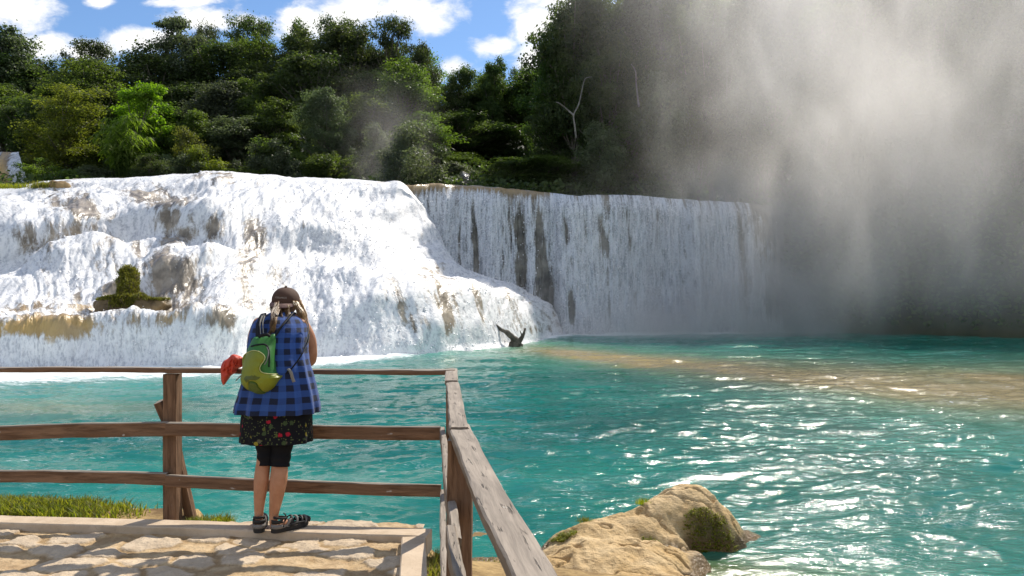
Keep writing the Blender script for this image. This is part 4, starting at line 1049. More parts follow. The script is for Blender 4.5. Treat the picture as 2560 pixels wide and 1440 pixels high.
def loft(rows, nseg, nrow, name, mat, power=2.3, wrinkle=.006, fold=0.0, hemfold=0.0, seed=0, shear=0.0, thick=.004):
    """rows: (py, left px, right px, depth of the centre, half depth)"""
    S = spline(np.array(rows, float), nrow); th = np.linspace(0, 2 * np.pi, nseg, endpoint=False)
    c, s = np.cos(th), np.sin(th); c = np.sign(c) * np.abs(c) ** (2 / power); s = np.sign(s) * np.abs(s) ** (2 / power)
    d = S[:, 3:4]; cx = (S[:, 1:2] + S[:, 2:3]) / 2; hw = (S[:, 2:3] - S[:, 1:2]) / 2 / F * d
    X = (cx - 1280) / F * d + hw * c; Y = d + S[:, 4:5] * s; Z = HC + (HY - S[:, :1]) / F * d + 0 * c
    Z = Z + shear * (X - X.mean()) * np.linspace(1, 0, nrow)[:, None]
    t = np.linspace(1, 0, nrow)[:, None]                    # 1 at the hem (first row)
    k = wrinkle * fbm(X * 9, Z * 7, Y * 9 + .2, oct=3, seed=seed) + fold * np.sin(th * 9 + 3 * fbm(X * 3, Z * 3, seed=seed + 3)) * t * .6 + hemfold * t ** 2 * np.sin(th * 13 + 1.7)
    X = X + k * np.cos(th) ; Y = Y + k * np.sin(th)
    V = np.stack([X, Y, Z], -1)
    u = np.concatenate([[0], np.cumsum(np.linalg.norm(np.diff(V[nrow // 2], axis=0), axis=-1))]); scale = (S[:, 2] - S[:, 1]) / (S[nrow // 2, 2] - S[nrow // 2, 1])
    U = u[None] * (1 + 0 * scale[:, None]) + .006 * fbm(X * 6, Z * 6, seed=seed + 8); L = np.cumsum(np.linalg.norm(np.diff(V[:, nseg * 3 // 4], axis=0, prepend=V[:1, nseg * 3 // 4]), axis=-1))[:, None] + .006 * fbm(X * 6, Z * 6, seed=seed + 9)
    inner = V.copy(); inner[..., 0] -= thick * np.cos(th); inner[..., 1] -= thick * np.sin(th)
    VV = np.concatenate([inner[::-1], V]); UV = np.stack([np.concatenate([U[::-1], U]), np.concatenate([(L + 0 * U)[::-1], L + 0 * U])], -1)
    return mesh_np(name, VV.reshape(-1, 3), grid_faces(2 * nrow, nseg, True), True, None, UV.reshape(-1, 2), [mat])

def ribbon(path, wvec, thick, n=24):
    """a strap with a flat section; wvec is the width vector (3,) or (k,3)"""
    p = spline(path, n); w = np.asarray(wvec, float)
    w = spline(w, n) if w.ndim == 2 else np.repeat(w[None], n, 0)
    t = unit(np.gradient(p, axis=0)); nr = unit(np.cross(t, w)) * thick / 2
    sec = np.stack([p - w / 2 - nr, p + w / 2 - nr, p + w / 2 + nr, p - w / 2 + nr], 1)
    sec = np.concatenate([np.repeat(sec[:1].mean(1, keepdims=True), 4, 1), sec, np.repeat(sec[-1:].mean(1, keepdims=True), 4, 1)])
    return sec.reshape(-1, 3), grid_faces(len(sec), 4, True)

def poly_dist(px, py, poly):
    """signed-free distance to a polygon's edge, inside flag and nearest edge point"""
    P2 = np.array(poly, float); Q2 = np.roll(P2, -1, 0); best = np.full(px.shape, 1e9); bx = px * 0; by = py * 0; ins = np.zeros(px.shape, bool)
    for (x0, y0), (x1, y1) in zip(P2, Q2):
        dx, dy = x1 - x0, y1 - y0; t = np.clip(((px - x0) * dx + (py - y0) * dy) / (dx * dx + dy * dy + 1e-9), 0, 1)
        ex, ey = x0 + t * dx, y0 + t * dy; q = np.hypot(px - ex, py - ey); k = q < best
        best = np.where(k, q, best); bx = np.where(k, ex, bx); by = np.where(k, ey, by)
        cr = ((y0 > py) != (y1 > py)) & (px < (x1 - x0) * (py - y0) / (y1 - y0 + 1e-12) + x0); ins ^= cr
    return best, ins, bx, by

def smooth_poly(poly, n=140):
    p = np.array(poly, float); q = np.vstack([p[-1:], p, p[:2]]); k = len(p)
    t = np.linspace(0, k, n, endpoint=False); i = t.astype(int); f = (t - i)[:, None]
    a, b, c, d = q[i % len(q)], q[i + 1], q[i + 2], np.vstack([q, p[2:3]])[i + 3]
    return .5 * (2 * b + (c - a) * f + (2 * a - 5 * b + 4 * c - d) * f ** 2 + (3 * b - a - 3 * c + d) * f ** 3)

def patch(name, poly, front, back, mat, step=1.1):
    """closed shape with the given outline: front(px,py,dist) and back(px,py,dist) give its two depths"""
    poly = smooth_poly(poly); x0, y0 = poly.min(0) - 1; x1, y1 = poly.max(0) + 1
    gx, gy = np.arange(x0, x1 + step, step), np.arange(y0, y1 + step, step); GX, GY = np.meshgrid(gx, gy); nr, nc = GX.shape
    dist, ins, bx, by = poly_dist(GX, GY, poly)
    f = grid_faces(nr, nc); ok = ins.ravel()[f].all(1); f = f[ok]
    e = np.concatenate([f[:, [0, 1]], f[:, [1, 2]], f[:, [2, 3]], f[:, [3, 0]]]); es = np.sort(e, 1)
    _, inv, cnt = np.unique(es[:, 0].astype(np.int64) * nr * nc + es[:, 1], return_inverse=True, return_counts=True)
    be = e[cnt[inv] == 1]; bset = np.unique(be)
    GXf, GYf = GX.ravel().copy(), GY.ravel().copy(); dd = dist.ravel().copy()
    GXf[bset] = bx.ravel()[bset]; GYf[bset] = by.ravel()[bset]; dd[bset] = 0
    df, db = front(GXf, GYf, dd), back(GXf, GYf, dd)
    def pts(d): return np.stack([(GXf - 1280) / F * d, d, HC + (HY - GYf) / F * d], -1)
    n = nr * nc; V = np.concatenate([pts(df), pts(db)])
    side = np.stack([be[:, 1], be[:, 0], be[:, 0] + n, be[:, 1] + n], 1)
    Fc = np.concatenate([f, f[:, ::-1] + n, side])
    used_, inv2 = np.unique(Fc, return_inverse=True)
    me = mesh_np(name, V[used_], inv2.reshape(Fc.shape), True, mats=[mat]); flat_shade(me, 50); return me

def person():
    foot = P(672, 1325, 5.12); root = empty('person', (foot.x, foot.y, .066))
    tag(root, 'woman in blue plaid shirt, floral skirt and brown cap leaning on the fence', 'person')
    # body: one skeleton
    Q = {}
    def nd(k, px, py, d, r): Q[k] = (P(px, py, d), r)
    nd('pelvis', 692, 1000, 5.13, .13); nd('waist', 694, 930, 5.15, .12); nd('chest', 700, 860, 5.22, .125); nd('upper', 703, 812, 5.29, .10)
    nd('neck', 710, 788, 5.36, .052); nd('skull0', 714, 770, 5.41, .07); nd('skull1', 716, 757, 5.44, .088); nd('skull2', 715, 742, 5.45, .082); nd('skull3', 714, 732, 5.45, .055)
    nd('hipl', 662, 1030, 5.13, .085); nd('kneel', 664, 1138, 5.11, .054); nd('kl2', 657, 1165, 5.105, .048); nd('calfl', 654, 1198, 5.09, .054); nd('shinl', 649, 1250, 5.09, .039); nd('anklel', 647, 1287, 5.10, .029)
    nd('hipr', 718, 1030, 5.13, .085); nd('kneer', 702, 1140, 5.11, .057); nd('kr2', 699, 1166, 5.10, .055); nd('calfr', 697, 1200, 5.08, .062); nd('shinr', 690, 1250, 5.08, .045); nd('ankler', 684, 1289, 5.09, .031)
    nd('heell', 646, 1312, 5.09, .027); nd('balll', 640, 1306, 5.22, .026); nd('toel', 637, 1304, 5.28, .018)
    nd('heelr', 684, 1316, 5.08, .028); nd('ballr', 718, 1306, 5.20, .026); nd('toer', 733, 1302, 5.26, .018)
    nd('shr', 756, 812, 5.31, .055); nd('armr', 774, 845, 5.33, .052); nd('elbr', 778, 902, 5.38, .046); nd('forer', 752, 908, 5.52, .036); nd('wrr', 722, 908, 5.62, .025); nd('palmr', 706, 909, 5.66, .024)
    nd('shl', 648, 812, 5.31, .055); nd('arml', 634, 845, 5.36, .044); nd('elbl', 632, 898, 5.42, .040); nd('forel', 655, 907, 5.52, .034); nd('wrl', 684, 908, 5.60, .025); nd('palml', 698, 908, 5.63, .024)
    E = [('pelvis', 'waist'), ('waist', 'chest'), ('chest', 'upper'), ('upper', 'neck'), ('neck', 'skull0'), ('skull0', 'skull1'), ('skull1', 'skull2'), ('skull2', 'skull3'),
         ('pelvis', 'hipl'), ('hipl', 'kneel'), ('kneel', 'kl2'), ('kl2', 'calfl'), ('calfl', 'shinl'), ('shinl', 'anklel'), ('anklel', 'heell'), ('heell', 'balll'), ('balll', 'toel'),
         ('pelvis', 'hipr'), ('hipr', 'kneer'), ('kneer', 'kr2'), ('kr2', 'calfr'), ('calfr', 'shinr'), ('shinr', 'ankler'), ('ankler', 'heelr'), ('heelr', 'ballr'), ('ballr', 'toer'),
         ('upper', 'shr'), ('shr', 'armr'), ('armr', 'elbr'), ('elbr', 'forer'), ('forer', 'wrr'), ('wrr', 'palmr'), ('upper', 'shl'), ('shl', 'arml'), ('arml', 'elbl'), ('elbl', 'forel'), ('forel', 'wrl'), ('wrl', 'palml')]
    me = skin_mesh(Q, E, 'body'); V, Fs = me_np(me); bpy.data.meshes.remove(me)
    V = list(map(tuple, V))
    def add(vf):
        n = len(V); V.extend(map(tuple, vf[0])); Fs.extend([tuple(int(i) + n for i in f) for f in vf[1]])
    # fingers curled over the rail's far side, thumbs leaving the side of the palm
    for sgn, c in ((1, Q['palmr'][0]), (-1, Q['palml'][0])):
        for i, L in enumerate((.066, .074, .070, .054)):
            b0 = c + Vector((-sgn * .012, .004 + .016 * (i - 1.5), .004)); k = Vector((-sgn, .1, 0)).normalized()
            add(tube_np(spline([b0, b0 + k * L * .45 + Vector((0, 0, .004)), b0 + k * L * .75 + Vector((0, 0, -.010)), b0 + k * L * .85 + Vector((0, 0, -.032))], 9), [.0095, .0095, .009, .009, .0085, .0085, .008, .0075, .006], 7))
        t0 = c + Vector((sgn * .008, -.020, .0)); add(tube_np(spline([t0, t0 + Vector((-sgn * .020, -.020, .006)), t0 + Vector((-sgn * .048, -.024, -.006))], 7), [.012, .012, .011, .010, .010, .009, .007], 7))
    hc = Q['skull1'][0]                                    # nose, ears
    add(tube_np([hc + Vector((0, .07, .015)), hc + Vector((0, .10, -.005)), hc + Vector((0, .09, -.03))], [.008, .014, .012], 7))
    for sg in (-1, 1): add(tube_np([hc + Vector((sg * .083, .0, .02)), hc + Vector((sg * .092, -.008, 0)), hc + Vector((sg * .083, 0, -.025))], [.010, .016, .008], 6))
    bm_ = bpy.data.meshes.new('body'); bm_.from_pydata(V, [], Fs); bm_.update()
    for p in bm_.polygons: p.use_smooth = True
    child('body', bm_, root, M['skin'])
    # clothes
    sh = loft([(1029, 590, 797, 5.12, .205), (1012, 592, 796, 5.12, .20), (985, 600, 792, 5.12, .19), (950, 610, 784, 5.13, .18), (920, 616, 777, 5.14, .17), (890, 621, 771, 5.17, .165), (860, 624, 768, 5.20, .165), (830, 627, 769, 5.24, .155),
               (808, 634, 766, 5.28, .14), (795, 648, 756, 5.31, .12), (786, 668, 742, 5.335, .09), (780, 682, 734, 5.35, .075)], 160, 110, 'shirt', M['plaid'], 2.4, .010, .008, .010, 5)
    child('shirt', sh, root, M['plaid'])
    sk = loft([(1102, 605, 780, 5.12, .175), (1080, 606, 779, 5.12, .175), (1050, 608, 778, 5.12, .175), (1010, 612, 776, 5.12, .17), (985, 620, 768, 5.13, .15)], 140, 50, 'skirt', M['floral'], 2.5, .006, .004, .006, 9)
    child('skirt', sk, root, M['floral'])
    lg = MB()
    for s, pts in ((0, [(663, 1030, 5.13, .088), (664, 1085, 5.12, .074), (666, 1130, 5.11, .060), (666, 1162, 5.105, .0535)]), (1, [(716, 1030, 5.13, .09), (708, 1085, 5.12, .080), (702, 1130, 5.11, .066), (699, 1165, 5.10, .0625)])):
        p = spline([P(a, b, c) for a, b, c, _ in pts], 26); r = np.interp(np.linspace(0, 3, 26), range(4), [q[3] for q in pts]); r = r + .003 * np.sin(np.linspace(0, 26, 26)) * np.linspace(0, 1, 26)
        lg.put(*tube_np(p, r, 24))
    child('leggings', lg.mesh('leggings', mats=[M['black_cloth']]), root, None)
    # hem and armhole piping
    pp = MB()
    ap = [P(765, 797, 5.20), P(771, 812, 5.21), P(770, 835, 5.18), P(764, 858, 5.14), P(757, 872, 5.12)]
    pp.tube(spline(ap, 24), np.full(24, .0035), 6)
    child('piping', pp.mesh('piping', mats=[M['cord']]), root, None)
    # cap worn back to front
    cc = P(715, 753, 5.43); cap = empty('cap', (0, 0, 0)); cap.parent = root; cap.location = cc - Vector(root.location)
    nth, nph = 64, 26; th = np.linspace(0, 2 * np.pi, nth, endpoint=False); ph = np.linspace(-.12, np.pi / 2 - .02, nph)[:, None]
    def dome(th, ph, k=0.0):
        x = (.094 + k) * np.cos(ph) ** .85 * np.cos(th); y = (.112 + k) * np.cos(ph) ** .85 * np.sin(th); z = (.095 + k) * np.sin(ph) + 0 * th
        return np.stack([x, y, z + .20 * y * .5 + .0 * x - .05 * x], -1)
    D = dome(th, np.maximum(ph, -.12)); D = D + .0025 * np.sin(th * 6)[None, :, None] * 0
    seam = -.0022 * np.exp(-((((th[None] + .0) / (np.pi / 3)) % 1 - .5) / .06) ** 2)
    D = D * (1 + seam[..., None]); D = np.concatenate([D, np.repeat(D[-1:].mean(1, keepdims=True), nth, 1)])
    link('crown', mesh_np('crown', D, grid_faces(nph + 1, nth, True), True, mats=[M['cap_brown']]), cap)
    a = np.linspace(-np.pi / 2 - 1.12, -np.pi / 2 + 1.12, 40); w = np.linspace(0, 1, 12)[:, None]
    inn = dome(a, np.full_like(a, -.05)); prof = np.cos((a + np.pi / 2) / 1.12 * np.pi / 2) ** .55
    out = inn + np.stack([.012 * np.cos(a), -.060 * prof, -.026 * prof], -1)
    top = inn[None] + (out - inn)[None] * w[..., None]; top[..., 2] += .012 * np.sin(np.pi * w) * prof[None] - .20 * (top[..., 0] ** 2) * 6 * w * .6
    bot = top[::-1].copy(); bot[..., 2] -= .004
    bv = np.concatenate([top, bot]); link('brim', mesh_np('brim', bv, grid_faces(24, 40), True, mats=[M['brim_brown']]), cap)
    cu = bpy.data.curves.new('lettering', 'FONT'); cu.body = 'CERAMICS'; cu.size = .0165; cu.align_x = 'CENTER'; cu.extrude = .0006; cu.space_character = 1.05
    to = bpy.data.objects.new('t', cu); COL.objects.link(to); dg = bpy.context.evaluated_depsgraph_get(); tm = bpy.data.meshes.new_from_object(to.evaluated_get(dg)); bpy.data.objects.remove(to)
    TV = np.empty(len(tm.vertices) * 3); tm.vertices.foreach_get('co', TV); TV = TV.reshape(-1, 3)
    tht = -np.pi / 2 + (TV[:, 0] - .006) / .092; pht = .30 + TV[:, 1] / .095
    NV = np.array([dome(np.array([a_]), np.array([[b_]]), .0022 + z_)[0, 0] for a_, b_, z_ in zip(tht, pht, TV[:, 2])])
    tm.vertices.foreach_set('co', NV.ravel().astype(np.float32)); tm.update(); link('lettering', tm, cap, M['thread'])
    b_ = MB(); b_.tube([(0, -.012, .098), (0, 0, .1), (0, .012, .098)], [.006, .008, .006], 8); link('button', b_.mesh('button', mats=[M['cap_brown']]), cap)
    # hair
    hb = MB()
    def lock(n, path, s0, s1, wave, r0=.0028, light=.5):
        base = [np.array(P(*p)) for p in path]; k = len(base); s0, s1 = np.asarray(s0) * np.ones(3), np.asarray(s1) * np.ones(3)
        ncl = max(8, n // 22); cen = rng.normal(0, 1, (ncl, 3)); phs = rng.uniform(0, 6.3, (ncl, 2)); frs = rng.uniform(.8, 1.5, ncl); lg = rng.uniform(.8, 1.06, ncl)
        for i in range(int(n * 1.5)):
            c = int(rng.integers(ncl)); own = rng.normal(0, .0032, 3); f2 = rng.normal(0, .0045, 3); pts = []
            for j in range(k):
                t = j / (k - 1); wv = wave * t ** .7 * np.array([math.sin(phs[c, 0] + j * 2.6 * frs[c]), .5 * math.cos(phs[c, 0] + j * 2.2 * frs[c]), 0])
                pts.append(base[j] + cen[c] * (s0 * (1 - t) + s1 * t) + own * (1 - t) + f2 * t + wv)
            q = spline(pts, 20)[:int(20 * lg[c] - rng.integers(0, 3))] if lg[c] < 1 else spline(pts, 20)
            m_ = len(q); q = q + .0016 * np.stack([np.sin(np.arange(m_) * 1.3 + phs[c, 1] + own[0] * 300), np.cos(np.arange(m_) * 1.1 + phs[c, 1]), 0 * np.arange(m_)], -1)
            hb.tube(q, r0 * np.interp(np.linspace(0, 1, m_), [0, .6, 1], [1, .9, .25]), 3, float(np.clip(rng.normal(light, .2) + .12 * cen[c, 0], 0, 1)))
    lock(260, [(697, 764, 5.30), (692, 775, 5.25), (687, 788, 5.18), (685, 806, 5.11), (680, 825, 5.08), (677, 838, 5.06)], .011, .006, .007, .0011, .45)
    lock(330, [(738, 757, 5.36), (746, 770, 5.33), (753, 787, 5.30), (758, 806, 5.28), (764, 830, 5.26)], .010, .013, .010, .0011, .62)
    lock(260, [(744, 752, 5.44), (753, 768, 5.42), (759, 790, 5.38), (763, 815, 5.34)], .008, .011, .009, .0011, .75)
    lock(300, [(716, 763, 5.31), (716, 773, 5.29), (717, 785, 5.26), (718, 798, 5.21)], (.036, .01, .004), (.034, .01, .012), .008, .0011, .28)
    lock(120, [(688, 757, 5.40), (683, 766, 5.39), (682, 778, 5.36), (685, 790, 5.30)], .007, .009, .006, .0011, .35)
    child('hair', hb.mesh('hair', mats=[M['hair']]), root, None)
    tie = MB(); tie.tube([P(689, 788, 5.17), P(688, 790, 5.16), P(687, 793, 5.155)], [.016, .018, .016], 10); child('hair_tie', tie.mesh('hair_tie', mats=[M['hair']]), root, None)
    # sandals
    for nm, heel, ang, zz in (('sandal', P(647, 1330, 5.055), R(104), 0), ('sandal', P(684, 1333, 5.055), R(50), 0)):
        s = empty('sandal', (0, 0, 0)); s.parent = root; s.location = Vector((heel.x, heel.y, .066)) - Vector(root.location); s.rotation_euler.z = ang
        xs_ = np.linspace(-.012, .258, 28); hw = np.interp(xs_, [-.012, 0, .03, .09, .17, .21, .24, .258], [.012, .028, .036, .034, .047, .044, .032, .012])
        z1 = .027 + .012 * np.clip((xs_ - .19) / .07, 0, 1) ** 2; z0 = .0 + .010 * np.clip((xs_ - .19) / .07, 0, 1) ** 2
        sec = np.stack([np.stack([xs_, -hw, z0], -1), np.stack([xs_, -hw * 1.03, (z0 + z1) / 2], -1), np.stack([xs_, -hw, z1], -1), np.stack([xs_, 0 * hw, z1 - .002], -1), np.stack([xs_, hw, z1], -1), np.stack([xs_, hw * 1.03, (z0 + z1) / 2], -1), np.stack([xs_, hw, z0], -1), np.stack([xs_, 0 * hw, z0], -1)], 1)
        sec = np.concatenate([np.repeat(sec[:1].mean(1, keepdims=True), 8, 1), sec, np.repeat(sec[-1:].mean(1, keepdims=True), 8, 1)])
        sm = mesh_np('sole', sec, grid_faces(len(sec), 8, True), True, mats=[M['sandal_black']]); flat_shade(sm, 50); link('sole', sm, s)
        fb = MB()                                            # the foot inside the sandal belongs to the strap work's fit
        def arch(x, hwid, hgt, zb=.028, lean=0.0):
            t = np.linspace(0, np.pi, 9); return [(x + lean * math.sin(q), hwid * math.cos(q), zb + hgt * math.sin(q) ** .8) for q in t]
        st = MB(); gr = MB()
        for i, (x, hwid, hgt, wd) in enumerate([(.105, .038, .058, .016), (.142, .044, .050, .015), (.178, .047, .042, .015), (.212, .044, .036, .014)]):
            (gr if i % 2 else st).put(*ribbon(arch(x, hwid, hgt, lean=.02), (wd, 0, .25 * wd), .005))
        for sg in (-1, 1):
            gr.put(*ribbon([(.06, sg * .038, .03), (.085, sg * .040, .052), (.10, sg * .034, .075)], (.026, 0, .006), .005, 8))
            st.put(*ribbon([(.10, sg * .041, .034), (.15, sg * .046, .040), (.20, sg * .045, .036), (.235, sg * .034, .036)], (0, 0, .013), .005, 10))
        t = np.linspace(-1.9, 1.9, 15)
        gr.put(*ribbon([(.030 - .040 * math.cos(q), .037 * math.sin(q), .040) for q in t], (0, 0, .026), .005))
        st.put(*ribbon([(.032 - .040 * math.cos(q), .036 * math.sin(q), .070) for q in t], (0, 0, .022), .006))
        st.put(*ribbon([(.045 - .042 * math.cos(q), .036 * math.sin(q), .088 + .008 * math.cos(q)) for q in np.linspace(-3.1, 3.1, 20)], (0, 0, .014), .005))
        st.put(*ribbon(arch(.238, .034, .024, .030, .02), (.024, 0, -.012), .006))
        st.put(*ribbon([(.096, .0, .078), (.088, .004, .100), (.080, .010, .108)], (.010, .006, 0), .004, 6))
        link('strap', st.mesh('strap', mats=[M['sandal_black']]), s); link('grey_strap', gr.mesh('grey_strap', mats=[M['sandal_grey']]), s)
    return root
person()

def backpack():
    out = [(635, 843), (650, 841), (672, 839), (688, 836), (689, 866), (689, 896), (697, 932), (710, 938), (699, 955), (688, 973), (666, 988), (642, 990), (625, 982), (607, 966), (601, 950), (603, 936), (606, 916), (616, 881), (624, 862)]
    D0 = 5.035; so = smooth_poly(out)
    def h(px, py):
        d, ins, _, _ = poly_dist(px, py, so); d = np.where(ins, d, 0); q = np.clip(d / 34, 0, 1)
        lower = .6 + .4 * sstep(py, 850, 900)
        return .155 * lower * np.sqrt(np.clip(1 - (1 - q) ** 2, 0, 1)) + .006 * fbm(px * .05, py * .05, oct=3, seed=201) * q
    r = empty('backpack', P(655, 930, D0)); tag(r, 'green and lime backpack hanging low on the woman\'s back', 'backpack')
    child('bag', patch('bag', out, lambda x, y, d: D0 - h(x, y), lambda x, y, d: D0 + .02 * np.clip(d / 8, 0, 1), M['pack_green']), r, None)
    lime = [(606, 897), (612, 886), (629, 877), (645, 878), (658, 886), (662, 894), (659, 903), (652, 913), (649.5, 923), (656, 931), (677, 935), (698, 934), (709, 938), (699, 954), (687, 969), (671, 979), (659, 979), (648, 969), (639, 956), (622, 955), (620, 976), (607, 965), (602, 950), (604, 936), (606, 918)]
    off = lambda k: (lambda x, y, d: D0 - h(x, y) - k * (.35 + .65 * np.clip(d / 3, 0, 1)))
    child('pocket', patch('pocket', lime, off(.016), lambda x, y, d: D0 - h(x, y) + .012, M['pack_lime'], .9), r, None)
    base = [(622, 957), (639, 958), (648, 971), (660, 981), (672, 980), (686, 972), (676, 984), (664, 988.5), (642, 990), (626, 982), (621, 977)]
    child('base_panel', patch('base_panel', base, off(.012), lambda x, y, d: D0 - h(x, y) + .01, M['pack_olive'], .9), r, None)
    pr = [(607, 947), (613, 938), (626, 937), (630, 930), (633, 937), (638, 930), (641, 938), (653, 941), (650, 948), (639, 953.5), (625, 953), (616, 960), (610, 953)]
    child('print', patch('print', pr, off(.0175), lambda x, y, d: D0 - h(x, y) - .010, M['pack_print'], .9), r, None)
    pp = MB()
    line = np.array([(606, 897), (612, 886), (629, 877), (645, 878), (658, 886), (662, 894), (659, 903), (652, 913), (649.5, 923), (656, 931), (677, 935), (698, 934)], float); q = spline(line, 60)
    hv = h(q[:, 0], q[:, 1]); pp.tube([P(x, y, D0 - k - .012) for (x, y), k in zip(q, hv)], np.full(60, .003), 5)
    child('piping', pp.mesh('piping', mats=[M['piping']]), r, None)
    zp = MB(); zl = spline(np.array([(667, 868), (671, 880), (668, 898), (661, 912)], float), 24); zp.tube([P(x, y, D0 - float(h(np.array([x]), np.array([y]))[0]) - .003) for x, y in zl], np.full(24, .0035), 5)
    child('zip', zp.mesh('zip', mats=[M['cord']]), r, None)
    zb = MB(); zl = spline(np.array([(628, 866), (645, 862), (664, 862), (672, 875), (673, 900), (672, 917)], float), 30); zb.tube([P(x, y, D0 - float(h(np.array([x]), np.array([y]))[0]) - .001) for x, y in zl], np.full(30, .006), 5)
    child('seam', zb.mesh('seam', mats=[M['strap_black']]), r, None)
    hd = MB(); hd.put(*ribbon([P(647, 842, 5.00), P(655, 838, 4.98), P(668, 837, 4.98), P(676, 841, 5.00)], (0, .0, .020), .006)); child('handle', hd.mesh('handle', mats=[M['strap_black']]), r, None)
    for pth, w in (([P(686, 842, 5.03), P(704, 816, 5.07), P(722, 794, 5.17), P(734, 783, 5.30), P(745, 800, 5.46)], (.022, .0, .012)),
                   ([P(645, 842, 5.03), P(646, 815, 5.09), P(652, 795, 5.17), P(660, 784, 5.28), P(655, 800, 5.46)], (.03, .0, .004)),
                   ([P(708, 937, 4.99), P(724, 926, 4.965), P(742, 905, 4.985), P(757, 882, 5.03), P(769, 858, 5.15), P(772, 835, 5.30)], (.010, .0, .020))):
        b = MB(); b.put(*ribbon(pth, w, .006, 30)); child('shoulder_strap', b.mesh('shoulder_strap', mats=[M['strap_black']]), r, None)
    for dx in (0, 7):
        b = MB(); b.tube(spline([P(652 + dx, 843, 5.0), P(651 + dx, 825, 5.055), P(650 + dx, 806, 5.10), P(655 + dx, 790, 5.18)], 20), np.full(20, .0035), 6); child('cord', b.mesh('cord', mats=[M['cord']]), r, None)
    b = MB(); b.put(*ribbon([P(720, 922, 4.955), P(727, 930, 4.94), P(731, 945, 4.945), P(735, 955, 4.95)], (.018, 0, .006), .003, 12)); child('webbing', b.mesh('webbing', mats=[M['cord']]), r, None)
    b = MB(); b.put(*ribbon([P(604, 938, 5.0), P(597, 944, 5.02), P(590, 951, 5.03)], (.004, 0, .012), .003, 10))
    child('webbing', b.mesh('webbing', mats=[M['cord']]), r, None)
backpack()

def jacket():
    out = [(607, 896), (598, 889), (581, 886), (570, 896), (558, 904), (551.5, 919), (552, 935), (553, 951), (559, 963), (570, 950), (578, 939), (590, 931), (594, 922), (607, 915)]
    D0 = 5.385
    f = lambda x, y, d: D0 - .055 * np.sqrt(np.clip(1 - (1 - np.clip(d / 13, 0, 1)) ** 2, 0, 1)) - .016 * np.clip(d / 5, 0, 1) * (1 - 2 * np.abs(fbm(x * .09 + y * .05, y * .045 - x * .03, oct=3, seed=211)))
    bk = lambda x, y, d: D0 + np.where(y < 919, .10, .012) * np.clip(d / 6, 0, 1)
    r = patch('jacket', out, f, bk, M['orange'], 1.0); o = link('jacket', r); tag(o, 'orange-red jacket bundled over the top rail at the woman\'s left', 'jacket')
jacket()

# ------------------------------------------------------------------ spray drifting over the pool (real volumes)
def mist(name, lab, lo, hi, build, step=.35):
    lo, hi = Vector(lo), Vector(hi)
    bm = bmesh.new(); bmesh.ops.create_cube(bm, size=1); me = bpy.data.meshes.new(name); bm.to_mesh(me); bm.free()
    m, g = new_mat(name + '_volume')
    dens = build(g, g.pos())
    v = g.add('ShaderNodeVolumePrincipled', {'Color': (.97, .94, .915), 'Density': dens, 'Anisotropy': .4})
    g.out(None, v.outputs[0]); m.cycles.volume_step_rate = step
    o = link(name, me, None, m); o.location = (lo + hi) / 2; o.scale = hi - lo
    tag(o, lab, None, None, 'stuff'); return o

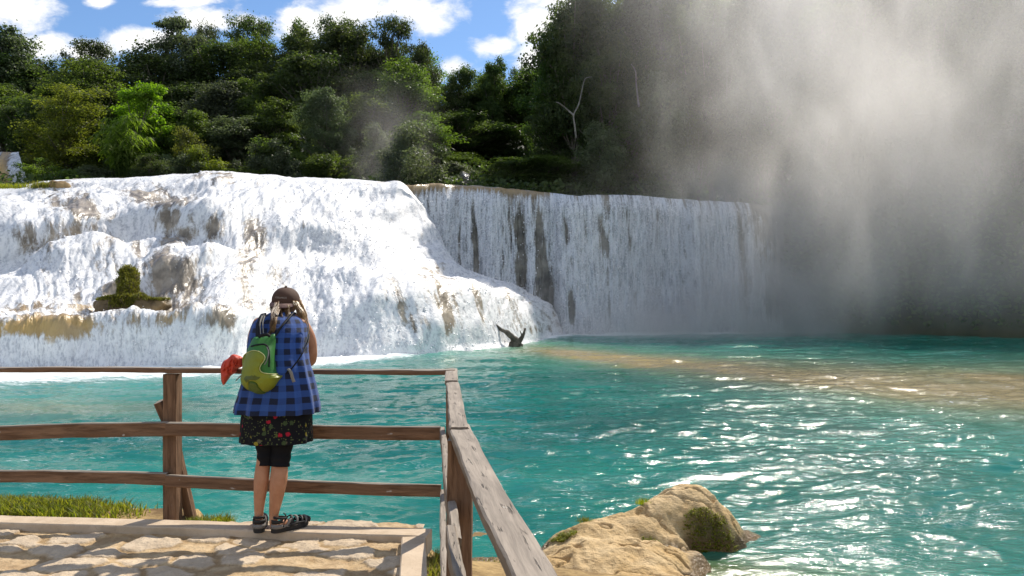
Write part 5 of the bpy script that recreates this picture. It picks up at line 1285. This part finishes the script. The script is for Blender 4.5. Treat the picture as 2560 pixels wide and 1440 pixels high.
def main_mist(g, pos):
    s = g.add('ShaderNodeSeparateXYZ', {0: pos}); x, y, z = s.outputs
    pr = g.scale(pos, (.27, .18, .13), (0, R(-32), 0))
    n = g.noise(pr, 1.0, 6, .6, .8)
    nb = g.noise(g.scale(pos, (.05, .05, .045)), 1.0, 2, .5)
    xl = g.m('ADD', g.m('SUBTRACT', x, 14.6), g.m('MULTIPLY', z, .42))             # thicker to the right and higher up
    side = g.m('POWER', g.step(xl, -6.0, 10), 1.2)
    edge = g.m('MULTIPLY', g.step(y, 34, 42), g.step(y, 57.5, 52))
    topf = g.m('MULTIPLY', g.step(z, 40, 30), g.step(z, -1.2, 3))
    rend = g.step(x, 46, 36)
    core = g.m('MULTIPLY', g.step(g.m('ADD', n, g.m('MULTIPLY', g.m('SUBTRACT', nb, .5), 1.0)), .44, .74), 1.0)
    d = g.m('MULTIPLY', g.m('MULTIPLY', side, edge), g.m('MULTIPLY', topf, rend))
    d = g.m('MULTIPLY', d, g.m('ADD', .0185, g.m('MULTIPLY', core, .066)))
    return d
mist('mist', 'sunlit spray mist drifting over the right of the pool', (-2, 34, -1.3), (46, 57.5, 40), main_mist, .55)

def base_mist(g, pos):
    s = g.add('ShaderNodeSeparateXYZ', {0: pos}); x, y, z = s.outputs
    n = g.noise(g.scale(pos, (.35, .3, .25)), 1, 4, .55, .4)
    h = g.m('ADD', g.m('EXPONENT', g.m('MULTIPLY', g.m('ADD', z, 1.1), -.42)), g.m('MULTIPLY', g.step(x, 7, 18), .22))
    sx_ = g.m('MULTIPLY', g.step(x, -1, 11), g.step(x, 27, 20))
    e = g.m('MULTIPLY', g.step(y, 47, 57), g.step(z, 13, 8))
    return g.m('MULTIPLY', g.m('MULTIPLY', h, g.m('MULTIPLY', sx_, e)), g.m('MULTIPLY', g.step(n, .25, .75), .6))
mist('mist', 'bluish spray hanging at the foot of the curtain fall', (-1, 47, -1.3), (27, 59.6, 13), base_mist, .5)

def column_mist(g, pos):
    s = g.add('ShaderNodeSeparateXYZ', {0: pos}); x, y, z = s.outputs
    n = g.noise(g.scale(pos, (.3, .3, .16)), 1, 4, .55, .6)
    cx = g.m('SUBTRACT', g.m('ADD', x, 10.2), g.m('MULTIPLY', g.m('SUBTRACT', z, 10), -.12))
    wd = g.m('ADD', 2.2, g.m('MULTIPLY', g.m('SUBTRACT', z, 10), .12))
    q = g.m('DIVIDE', cx, wd); rad = g.m('EXPONENT', g.m('MULTIPLY', g.m('MULTIPLY', q, q), -1))
    f = g.m('MULTIPLY', g.step(z, 23, 9), g.m('MULTIPLY', g.step(y, 67, 69.5), g.step(y, 74, 71.5)))
    return g.m('MULTIPLY', g.m('MULTIPLY', rad, f), g.m('MULTIPLY', g.step(n, .25, .85), .19))
mist('mist', 'thin column of spray rising behind the lip', (-18, 67, 8.5), (-4, 74, 24), column_mist, 1.0)
